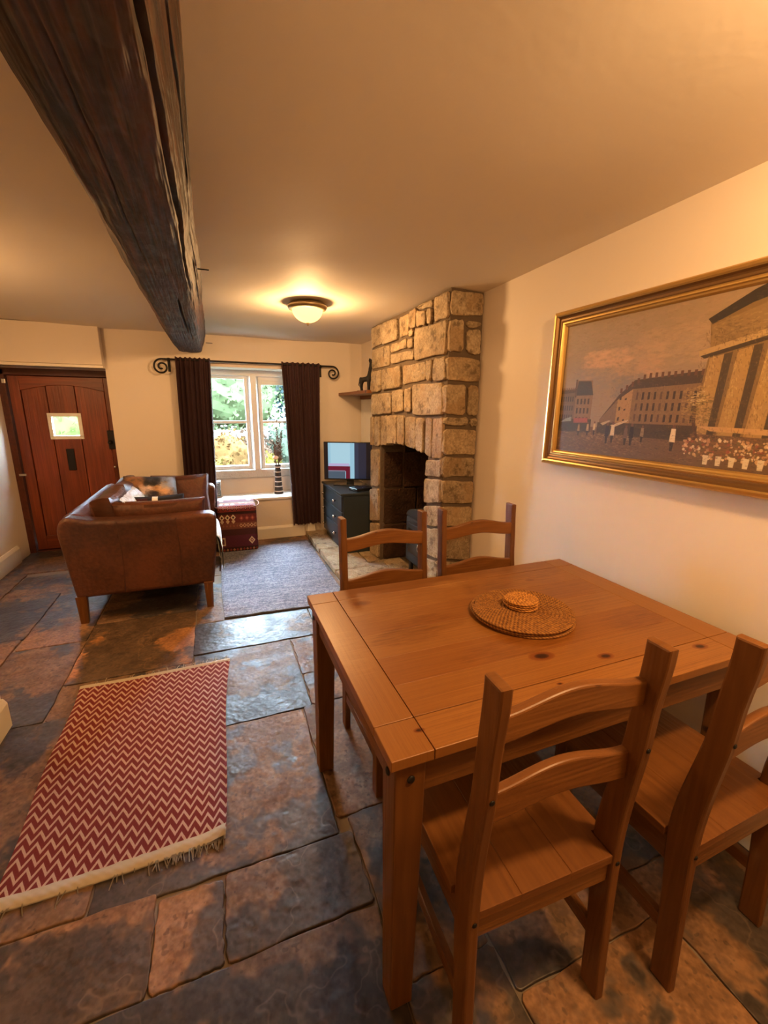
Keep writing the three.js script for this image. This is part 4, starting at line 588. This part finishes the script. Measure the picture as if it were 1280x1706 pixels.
// ---------------------------------------------------------------- kilim cube
{
  const kilim = canvasTex(512, 512, (c) => {
    c.fillStyle = '#4a1710'; c.fillRect(0, 0, 512, 512);
    const dia = (x, y, r, col) => { c.fillStyle = col; c.beginPath(); c.moveTo(x, y - r); c.lineTo(x + r, y); c.lineTo(x, y + r); c.lineTo(x - r, y); c.fill(); };
    const rows = [[0, 60, '#7c2a1c'], [60, 30, '#2a0e0b'], [90, 90, '#5a1c14'], [180, 70, '#6b3a22'], [250, 70, '#3a1210'], [320, 130, '#4b1220'], [450, 62, '#2a0e0b']]; for (const [y, h, col] of rows) { c.fillStyle = col; c.fillRect(0, y, 512, h); }
    for (let i = 0; i < 9; i++) { dia(28 + i * 57, 30, 22, '#2b0f0c'); dia(28 + i * 57, 30, 11, '#b0603c'); }
    for (let i = 0; i < 3; i++) { dia(60 + i * 72, 122, 34, '#c9b48a'); dia(60 + i * 72, 122, 16, '#3a120e'); dia(60 + i * 72, 165, 26, '#b89a6e'); } for (let i = 0; i < 3; i++) { dia(310 + i * 72, 135, 32, '#7a2a20'); dia(310 + i * 72, 135, 15, '#a8603e'); }
    for (let i = 0; i < 5; i++) { dia(300 + i * 46, 215, 24, '#b58f5e'); dia(300 + i * 46, 215, 11, '#5a1c14'); } for (let i = 0; i < 6; i++) dia(30 + i * 44, 215, 14, '#83492c');
    c.fillStyle = '#c3a884'; c.fillRect(30, 340, 56, 90); c.fillStyle = '#4b1220'; c.fillRect(46, 356, 24, 58); dia(430, 385, 44, '#c9b48a'); dia(430, 385, 24, '#6c2a22'); dia(430, 385, 10, '#d8c8a4');
    for (let i = 0; i < 12; i++) dia(20 + i * 43, 480, 18, i % 2 ? '#7c2a1c' : '#9a6a44');
    c.globalAlpha = 0.15; for (let y = 0; y < 512; y += 4) { c.fillStyle = y % 8 ? '#000' : '#c89868'; c.fillRect(0, y, 512, 1.5); } c.globalAlpha = 1;
  });
  const o = thing('kilim_pouffe', 'square kilim-patterned pouffe in red and brown by the window seat', 'pouffe');
  const w = 0.385, h = 0.49, g = new RoundedBoxGeometry(w, h, 0.36, 5, 0.035), p = g.attributes.position, n = g.attributes.normal, uv = g.attributes.uv;
  for (let i = 0; i < p.count; i++) { const x = p.getX(i), y = p.getY(i), z = p.getZ(i); Math.abs(n.getX(i)) > 0.7 ? uv.setXY(i, z / w + 0.5, y / h + 0.5) : uv.setXY(i, x / w + 0.5, (Math.abs(n.getY(i)) > 0.7 ? z / w : y / h) + 0.5); if (y > 0.2) p.setY(i, y + 0.02 * (1 - (2 * x / w) ** 2) * (1 - (z / 0.18) ** 2)); }
  mesh('cover', g.translate(0, h / 2, 0), std({ map: kilim, roughness: 0.95, bumpMap: tx.weave, bumpScale: 0.002 }), o);
  mesh('piping', tube([[-w / 2 + 0.01, h - 0.012, 0.174], [w / 2 - 0.01, h - 0.012, 0.174], [w / 2 - 0.01, h - 0.012, -0.174], [-w / 2 + 0.01, h - 0.012, -0.174]], 0.006, 80, 6, true).translate(0, 0, 0), std({ color: new THREE.Color().setRGB(0.25, 0.1, 0.06), roughness: 1 }), o);
  o.position.set(0.158, 0, -4.67); o.rotation.y = -0.03;
}
// ---------------------------------------------------------------- chest of drawers, television
{
  const x0 = 1.095, x1 = 1.50, z0 = -4.70, z1 = -3.895, y0 = HEARTH, y1 = 0.665;
  const c = thing('chest_of_drawers', 'dark painted three-drawer chest with round pale knobs', 'chest of drawers');
  mesh('carcass', rbox(x0 + 0.016, x1, y0 + 0.06, y1 - 0.022, z0 + 0.01, z1 - 0.01, 0.004), M.navy, c);
  mesh('plinth', rbox(x0 + 0.03, x1 - 0.01, y0, y0 + 0.07, z0 + 0.02, z1 - 0.02, 0.004), M.navy, c);
  mesh('top', rbox(x0 - 0.012, x1 + 0.005, y1 - 0.024, y1, z0, z1, 0.006), M.navy, c);
  const ys = [0.127, 0.307, 0.475, 0.635];
  for (let k = 0; k < 3; k++) {
    const d = mesh('drawer', rbox(x0 - 0.002, x0 + 0.05, ys[k] + 0.004, ys[k + 1] - 0.004, z0 + 0.025, z1 - 0.025, 0.005), M.navy, c);
    for (const z of [-4.585, -4.14]) mesh('knob', lathe([[0.0001, 0], [0.008, 0], [0.008, 0.012], [0.016, 0.018], [0.018, 0.026], [0.012, 0.034], [0.0001, 0.036]], 20).rotateZ(Math.PI / 2).translate(x0 - 0.001, (ys[k] + ys[k + 1]) / 2 - 0.002, z), M.chrome, d);
  }
  const tv = thing('television', 'flat screen television on the dark chest with a pale blue and red area on its screen', 'television');
  const pic = canvasTex(512, 288, (g, w, h) => {
    g.fillStyle = '#0d1018'; g.fillRect(0, 0, w, h); g.fillStyle = '#9fcfe4'; g.fillRect(34, 0, 270, h); g.fillStyle = '#b3dcec'; g.fillRect(60, 0, 200, h * 0.6); g.fillStyle = '#232a3d'; g.fillRect(304, 0, 120, h); g.fillStyle = '#2f3a50'; g.fillRect(310, 0, 36, h);
    g.fillStyle = '#c3b4dd'; g.fillRect(40, 165, 210, 20); g.fillStyle = '#6d1230'; g.fillRect(34, 188, 226, 40); g.fillRect(216, 188, 44, 100); g.fillStyle = '#4d5f70'; g.fillRect(34, 222, 176, 66); g.fillStyle = '#8a8296'; g.fillRect(34, 222, 176, 8); });
  mesh('bezel', rbox(-0.275, 0.275, 0, 0.40, -0.02, 0.012, 0.005), M.gloss, tv);
  mesh('screen', new THREE.PlaneGeometry(0.53, 0.375).translate(0, 0.203, 0.0126), std({ color: 0x050505, roughness: 0.12, emissiveMap: pic, emissive: 0xffffff, emissiveIntensity: 0.85 }), tv);  // pale blue and red area drawn as an emissive map
  mesh('back_shell', rbox(-0.22, 0.22, 0.06, 0.34, -0.06, -0.018, 0.015), M.gloss, tv);
  mesh('stand_neck', rbox(-0.04, 0.04, -0.045, 0.05, -0.03, -0.008, 0.005), M.gloss, tv);
  mesh('stand_foot', rbox(-0.17, 0.17, -0.055, -0.043, -0.09, 0.07, 0.005), M.gloss, tv);
  tv.position.set(1.315, y1 + 0.0555, -4.36); tv.rotation.y = -0.42;
  solo('media_box', rbox(-0.10, 0.10, 0, 0.032, -0.07, 0.07, 0.006).rotateY(0.3), M.gloss, 'small black media box on the chest beside the television', 'media box').position.set(1.33, y1 + 0.0005, -4.03);
}
// ---------------------------------------------------------------- alcove shelf and figurine
{
  const sh = thing('wall_shelf', 'thin wooden shelf across the alcove beside the chimney', 'shelf');
  mesh('board', grain(rbox(1.345, XR - 0.001, 1.60, 1.63, ZF + 0.001, ZL - 0.005, 0.004), 2), M.pineDark, sh);
  mesh('batten', grain(rbox(XR - 0.03, XR - 0.001, 1.565, 1.60, ZF + 0.03, ZL - 0.05, 0.003), 2), M.pineDark, sh);
  const al = thing('alcove_panelling', 'white vertical board panelling on the alcove wall', 'panelling');
  for (let k = 0; k < 9; k++) { const z = ZF + 0.015 + k * 0.108; mesh('board', rbox(XR - 0.012, XR - 0.0005, HEARTH, 1.563, z, z + 0.104, 0.003), M.white, al); }
  const f = thing('animal_figurine', 'tall black long-necked animal figurine on the alcove shelf', 'figurine');
  const B = [[[0, 0.11, -0.03], 0.022, [0, 0.12, 0.035], 0.024], [[0, 0.12, 0.035], 0.022, [0, 0.21, 0.05], 0.014], [[0, 0.21, 0.05], 0.013, [0, 0.275, 0.052], 0.010], [[0, 0.28, 0.05], 0.014, [0, 0.272, 0.085], 0.007], [[-0.006, 0.285, 0.045], 0.004, [-0.008, 0.31, 0.043], 0.002], [[0.006, 0.285, 0.045], 0.004, [0.008, 0.31, 0.043], 0.002], [[0, 0.125, -0.045], 0.008, [0, 0.06, -0.062], 0.004]];
  for (const sx of [-1, 1]) { B.push([[sx * 0.012, 0.10, 0.035], 0.013, [sx * 0.013, 0.01, 0.035], 0.008], [[sx * 0.012, 0.10, -0.03], 0.014, [sx * 0.013, 0.055, -0.038], 0.009], [[sx * 0.013, 0.055, -0.038], 0.009, [sx * 0.013, 0.01, -0.032], 0.008]); }
  mesh('body', sdfMesh(B, [-0.05, 0, -0.08], [0.05, 0.32, 0.1], 0.005, 0.012), M.blackIron, f);
  mesh('plinth', rbox(-0.035, 0.035, 0, 0.012, -0.065, 0.065, 0.003), M.blackIron, f);
  f.position.set(1.50, 1.6305, -4.40); f.rotation.y = 0.9; f.scale.set(1.15, 1.1, 1.15);
}
// ---------------------------------------------------------------- stove in the fireplace
{
  const s = thing('wood_stove', 'small black cast iron stove standing in the fireplace', 'stove');
  mesh('body', rbox(-0.20, 0.20, 0.12, 0.52, -0.20, 0.17, 0.02, 3), M.blackIron, s);
  const arch = []; for (let i = 0; i <= 16; i++) { const a = Math.PI * i / 16; arch.push([-0.2 * Math.cos(a), 0.52 + 0.08 * Math.sin(a)]); }
  mesh('canopy', extrude(ccw([...arch]), 0.36, 0.008).translate(0, 0, -0.19), M.blackIron, s);
  const d = mesh('door', rbox(-0.15, 0.15, 0.17, 0.47, 0.165, 0.185, 0.008), M.blackIron, s); mesh('door_glass', box(-0.11, 0.11, 0.22, 0.43, 0.184, 0.187), M.gloss, d); mesh('handle', tube([[0.13, 0.28, 0.187], [0.135, 0.3, 0.215], [0.135, 0.34, 0.215], [0.13, 0.36, 0.187]], 0.006, 16, 8), M.chrome, d);
  for (const x of [-0.16, 0.16]) for (const z of [-0.16, 0.13]) mesh('leg', new THREE.CylinderGeometry(0.016, 0.024, 0.13, 8).translate(x, 0.065, z), M.blackIron, s);
  mesh('flue_pipe', cyl(0.06, 0.06, 0.88, 24).translate(0, 0.99, -0.08), M.blackIron, s);
  s.position.set(1.66, HEARTH + 0.001, -3.08); s.rotation.y = -Math.PI / 2;
}
// ---------------------------------------------------------------- curtains on a scrolled iron pole
{
  const y = 1.905, z = -4.80, pole = thing('curtain_pole', 'black iron curtain pole with scrolled spiral ends', 'curtain pole');
  mesh('rod', cyl(0.009, 0.009, 1.66, 16).rotateZ(Math.PI / 2).translate(0.42, y, z), M.iron, pole);
  for (const [x, s] of [[-0.41, -1], [1.25, 1]]) {
    const pts = [new THREE.Vector3(x - s * 0.03, y, z)]; for (let i = 0; i <= 50; i++) { const t = i / 50, a = Math.PI / 2 - t * 2 * Math.PI * 1.6, r = 0.072 * (1 - t * 0.82); pts.push(new THREE.Vector3(x + s * (0.012 + Math.cos(a) * r), y - 0.072 + Math.sin(a) * r, z)); }
    mesh('scroll', new THREE.TubeGeometry(new THREE.CatmullRomCurve3(pts), 160, 0.0085, 8), M.iron, pole);
  }
  for (const x of [-0.36, 1.14]) { const b = mesh('bracket', rbox(x - 0.008, x + 0.008, y - 0.012, y + 0.006, ZF + 0.001, z, 0.003), M.iron, pole); mesh('back_plate', rbox(x - 0.012, x + 0.012, y - 0.11, y + 0.02, ZF + 0.0005, ZF + 0.008, 0.003), M.iron, b); }
  const curtain = (xa, xb, xc, xd, y0, label, seed) => {              // top from xa to xb, hem from xc to xd
    const NU = 150, NV = 40, n = 7.5, t = thing('curtain', label, 'curtain', 'dark curtains at the window');
    const f = (u, v, o) => {
      const w = 0.35 + 0.65 * v, ph = u * n * 2 * Math.PI + 0.5 * Math.sin(v * 2 + seed), wob = 0.25 * (fbm(u, v, 9, 3, 2, 801 + seed) - 0.5) * 2;
      const head = 1 - sm(0.0, 0.05, v), ampl = mix(0.022, 0.030, v) * (1 + wob) * (1 - 0.35 * head);
      const zz = z + 0.008 * head + ampl * Math.sin(ph) + 0.011 * Math.sin(ph * 0.37 + seed) + o * 0.0025, xx = mix(mix(xa, xb, u), mix(xc, xd, u), v) + 0.006 * Math.cos(ph) * w;
      return [xx, mix(y + 0.022 + 0.004 * Math.sin(ph * 1.0), y0 + 0.006 * Math.sin(ph * 0.5), v), zz];
    };
    mesh('cloth', mergeGeometries([grid(NU, NV, (u, v) => f(u, v, 1), 0.4, 1.7, true), grid(NU, NV, (u, v) => f(u, v, -1), 0.4, 1.7)]), M.velvet, t);
    return t;
  };
  curtain(-0.300, 0.020, -0.335, -0.025, 0.20, 'dark brown velvet curtain hanging behind the sofa end', 1);
  curtain(0.705, 1.118, 0.765, 1.085, 0.155, 'dark brown velvet curtain hanging beside the chest of drawers', 2);
}
// ---------------------------------------------------------------- things on the window seat
{
  const dark = std({ color: new THREE.Color().setRGB(0.035, 0.03, 0.03), roughness: 0.4 }), pale = std({ color: new THREE.Color().setRGB(0.8, 0.76, 0.7), roughness: 0.6 });
  const v = thing('banded_vase', 'tall tapering black vase with white bands on the window seat', 'vase'), H = 0.34, rad = (t) => mix(0.052, 0.032, t) - 0.004 * Math.sin(t * Math.PI);
  const out = []; for (let i = 0; i <= 30; i++) out.push([rad(i / 30), H * i / 30]); mesh('body', lathe([[0.0001, 0], ...out, [0.026, H], [0.026, 0.06], [0.0001, 0.06]], 36), dark, v);
  for (let k = 0; k < 6; k++) { const t = 0.09 + k * 0.165, r = rad(t) + 0.0008; mesh('band', lathe([[r - 0.002, H * t - 0.006], [r, H * t - 0.005], [r, H * t + 0.005], [r - 0.002, H * t + 0.006]], 36), pale, v); }
  const vx = 0.655, vz = -5.06; v.position.set(vx, SILL + 0.0005, vz);
  const rnd = rng(45), seed = std({ color: new THREE.Color().setRGB(0.16, 0.09, 0.06), roughness: 0.95 });
  const kinds = [['tall dark dried spike standing in the banded vase', 0.50, 0.01, 0.0], ['brown feathery dried stem leaning right in the banded vase', 0.38, 0.055, 0.02], ['short brown dried stem leaning left in the banded vase', 0.25, -0.03, 0.015], ['dark bushy dried stem at the back of the banded vase', 0.30, 0.03, -0.02]];
  for (const [label, h, lean, dz] of kinds) {
    const st = thing('dried_reed', label, 'dried stem', 'dried stems in the banded vase'), b = [vx + lean * 0.2, SILL + 0.10, vz + dz * 0.3], e = [vx + lean, SILL + H + h, vz + dz];
    mesh('stalk', tube([b, [mix(b[0], e[0], 0.5) + lean * 0.1, mix(b[1], e[1], 0.5), mix(b[2], e[2], 0.5)], e], 0.003, 20, 6), seed, st);
    const parts = []; for (let k = 0; k < 150; k++) { const t = mix(0.45, 1, rnd()), a = rnd() * 6.28, L = 0.030 * (1.15 - t) + 0.012, x = mix(b[0], e[0], t), y = mix(b[1], e[1], t), zz = mix(b[2], e[2], t); const g = new THREE.ConeGeometry(0.0035, L * 1.6, 4).translate(0, L * 0.8, 0).rotateZ(0.7 + 0.5 * rnd()).rotateY(a).translate(x, y, zz); parts.push(g); }
    const m = mesh('seed_head', mergeGeometries(parts), seed, st); m.userData.kind = 'stuff';
  }
  const fl = thing('dried_flower', 'pale pink dried flower head in the banded vase', 'dried flower'); const pet = [];
  for (let k = 0; k < 40; k++) { const a = k * 2.4, q = Math.sqrt(k / 40) * 0.03; pet.push(new THREE.SphereGeometry(0.011, 8, 6).scale(1, 0.5, 0.6).rotateY(a).rotateZ(0.6 * q / 0.03).translate(Math.cos(a) * q, 0.014 * (1 - q / 0.03), Math.sin(a) * q)); }
  mesh('petals', mergeGeometries(pet).rotateX(0.6).translate(vx - 0.028, SILL + H + 0.085, vz + 0.045), std({ color: new THREE.Color().setRGB(0.75, 0.52, 0.40), roughness: 0.9 }), fl);
  mesh('stalk', tube([[vx - 0.004, SILL + 0.12, vz], [vx - 0.015, SILL + H + 0.02, vz + 0.02], [vx - 0.028, SILL + H + 0.085, vz + 0.045]], 0.0025, 12, 6), seed, fl);
  const pr = canvasTex(128, 160, (c) => { c.fillStyle = '#c9d2d4'; c.fillRect(0, 0, 128, 160); c.strokeStyle = '#5d6d78'; c.lineWidth = 9; for (let i = 0; i < 3; i++) { c.strokeRect(16 + i * 12, 18 + i * 16, 96 - i * 24, 124 - i * 32); } c.beginPath(); c.moveTo(64, 10); c.lineTo(64, 150); c.stroke(); });
  const cu = thing('small_cushion', 'small pale patterned cushion in the window seat corner', 'cushion');
  const g = pillow(0.17, 0.19, 0.07, 14, 0.4), uv = g.attributes.uv, p = g.attributes.position; for (let i = 0; i < uv.count; i++) uv.setXY(i, p.getX(i) / 0.17 + 0.5, p.getY(i) / 0.19 + 0.5);
  mesh('cover', g, std({ map: pr, roughness: 0.95 }), cu); cu.position.set(-0.055, SILL + 0.096, -5.03); cu.rotation.set(-0.15, 0.35, 0);
}
// ---------------------------------------------------------------- the garden beyond the glass
{
  const lawn = dataTex(256, 256, (u, v) => lerp3([0.10, 0.15, 0.07], [0.16, 0.19, 0.09], fbm(u, v, 24, 24, 4, 901)));
  const g = mesh('garden_ground', new THREE.PlaneGeometry(60, 34).rotateX(-Math.PI / 2).translate(0, -0.15, -22.6), phys({ map: rep(lawn, 20, 12), roughness: 1, specularIntensity: 0.03 }), scene); g.userData = { kind: 'structure' };
  const added_bounce_patio = struct('added_bounce_patio'), pv = std({ color: new THREE.Color().setRGB(0.52, 0.50, 0.46), roughness: 0.9, bumpMap: tx.sandBump, bumpScale: 0.004 });  // unseen pale paving added to bounce daylight up onto the ceiling
  for (let i = 0; i < 9; i++) for (let j = 0; j < 3; j++) mesh('bounce_slab', rbox(-3.2 + i * 0.7, -2.51 + i * 0.7, -0.149, -0.11, -6.12 + j * 0.23, -5.90 + j * 0.23, 0.006, 1), pv, added_bounce_patio);
  const leafM = (c) => phys({ color: new THREE.Color().setRGB(c[0] * 0.06, c[1] * 0.06, c[2] * 0.06), roughness: 1, specularIntensity: 0.03, side: THREE.DoubleSide });
  const leaf = (() => { const q = [[0, 0, 0], [0.5, 0.45, 0.12], [0, 1, 0], [-0.5, 0.45, 0.12]]; return q; })();
  function foliage(cx, cy, cz, rx, ry, rz, n, size, seed, hollow = 0.35) {
    const rnd = rng(seed), pos = [], uv = [], idx = [];
    for (let k = 0; k < n; k++) {
      const a = rnd() * 6.283, b = Math.acos(2 * rnd() - 1), r = mix(hollow, 1, Math.cbrt(rnd())) * (0.8 + 0.35 * noise(a * 2, b * 3, 64, 64, seed)), x = cx + rx * r * Math.sin(b) * Math.cos(a), y = cy + ry * r * Math.cos(b), z = cz + rz * r * Math.sin(b) * Math.sin(a);
      const e = new THREE.Euler(rnd() * 6, rnd() * 6, rnd() * 6), s = size * (0.6 + 0.8 * rnd()), base = pos.length / 3;
      for (const l of leaf) { const v = new THREE.Vector3(l[0] * 0.7, l[1], l[2]).multiplyScalar(s).applyEuler(e); pos.push(x + v.x, y + v.y, z + v.z); uv.push(l[0] + 0.5, l[1]); }
      idx.push(base, base + 1, base + 2, base, base + 2, base + 3);
    }
    const ge = new THREE.BufferGeometry(); ge.setAttribute('position', new THREE.Float32BufferAttribute(pos, 3)); ge.setAttribute('uv', new THREE.Float32BufferAttribute(uv, 2)); ge.setIndex(idx); ge.computeVertexNormals(); return ge;
  }
  const bark = std({ color: new THREE.Color().setRGB(0.12, 0.09, 0.07), roughness: 1 });
  function plant(name, label, cat, x, z, w, h, base, n, size, col, seed, group) {
    const t = thing(name, label, cat, group), gy = -0.15;
    const f = mesh('foliage', foliage(x, gy + base + (h - base) / 2, z, w / 2, (h - base) / 2, w / 2, n, size, seed), leafM(col), t); f.userData.kind = 'stuff';
    const core = new THREE.IcosahedronGeometry(1, 4), cp = core.attributes.position;
    for (let i = 0; i < cp.count; i++) { const a = Math.atan2(cp.getZ(i), cp.getX(i)), q = 0.80 * (0.8 + 0.4 * fbm((a + 3.1416) / 6.2832, cp.getY(i) * 0.5 + 0.5, 9, 8, 3, seed)); cp.setXYZ(i, x + cp.getX(i) * q * w / 2, gy + base + (h - base) / 2 + cp.getY(i) * q * (h - base) / 2, z + cp.getZ(i) * q * w / 2); }
    core.computeVertexNormals(); mesh('inner_crown', core, f.material, t);
    mesh('stem', tube([[x, gy, z], [x + 0.03 * w, gy + h * 0.35, z], [x - 0.04 * w, gy + h * 0.75, z]], Math.max(0.015, w * 0.03), 10, 7), bark, t);
  }
  plant('garden_shrub', 'orange autumn shrub low behind the left window pane', 'shrub', 0.12, -7.3, 1.0, 1.28, 0.1, 1500, 0.07, [0.62, 0.34, 0.12], 31);
  plant('garden_shrub', 'reddish brown shrub beside the orange autumn shrub', 'shrub', 0.62, -7.6, 0.9, 1.22, 0.1, 1200, 0.07, [0.42, 0.26, 0.17], 32);
  plant('garden_shrub', 'yellow flowering plant low behind the right window pane', 'shrub', 0.78, -6.5, 0.5, 0.98, 0.1, 700, 0.05, [0.72, 0.62, 0.10], 33);
  plant('garden_shrub', 'yellow flowering plant low behind the left window pane', 'shrub', 0.05, -6.4, 0.6, 0.90, 0.1, 700, 0.05, [0.72, 0.60, 0.16], 34);
  plant('garden_shrub', 'grey-green bush against the garden wall', 'shrub', 1.3, -7.8, 1.2, 1.45, 0.1, 1300, 0.07, [0.26, 0.33, 0.22], 35);
  plant('garden_shrub', 'bright green bush in front of the door light', 'shrub', -2.15, -7.6, 1.9, 2.2, 0.1, 2600, 0.08, [0.40, 0.58, 0.16], 36);
  plant('garden_tree', 'rounded bright green tree behind the garden wall', 'tree', 0.55, -11.5, 2.4, 3.2, 0.9, 2600, 0.11, [0.42, 0.58, 0.26], 41);
  plant('garden_tree', 'blue-green conifer behind the right window pane', 'tree', 2.9, -12.2, 2.6, 3.9, 0.6, 3600, 0.13, [0.25, 0.40, 0.40], 42);
  plant('garden_tree', 'pale grey-green tree at the upper left of the window', 'tree', -1.3, -14.0, 3.0, 4.4, 1.2, 2600, 0.13, [0.45, 0.55, 0.48], 43);
  plant('garden_tree', 'dark leafy tree behind the front door', 'tree', -4.6, -12, 4, 5, 0.8, 2600, 0.14, [0.3, 0.42, 0.2], 44);
  plant('garden_tree', 'thin bare-crowned tree above the garden wall', 'tree', 1.6, -16, 2.8, 4.6, 1.4, 1500, 0.13, [0.46, 0.52, 0.46], 45);
  plant('garden_tree', 'broad dark tree filling the view behind the garden wall', 'tree', -0.2, -24, 8, 6.4, 0.2, 5000, 0.26, [0.36, 0.46, 0.40], 46);
  plant('garden_tree', 'broad blue-green tree on the fireplace side of the garden', 'tree', 8.2, -21, 6, 6.4, 0.2, 4200, 0.26, [0.28, 0.42, 0.44], 47);
  // dry-stone garden wall
  const w = thing('garden_wall', 'grey dry-stone garden wall behind the shrubs', 'garden wall'), rnd = rng(88), st = [];
  for (let r = 0; r < 7; r++) { let x = -4; while (x < 4.5) { const L = 0.16 + 0.22 * rnd(), gg = rbox(x, x + L - 0.015, -0.15 + r * 0.17, -0.15 + r * 0.17 + 0.155, -9.1 - 0.03 * rnd(), -8.75 + 0.05 * rnd(), 0.02, 1); st.push(gg); x += L; } }
  const sm2 = mesh('wall_stones', mergeGeometries(st), phys({ color: new THREE.Color().setRGB(0.14, 0.135, 0.125), roughness: 1, specularIntensity: 0.03, bumpMap: tx.sandBump, bumpScale: 0.01 }), w); sm2.userData.kind = 'stuff';
}
renderer.render(scene, camera);
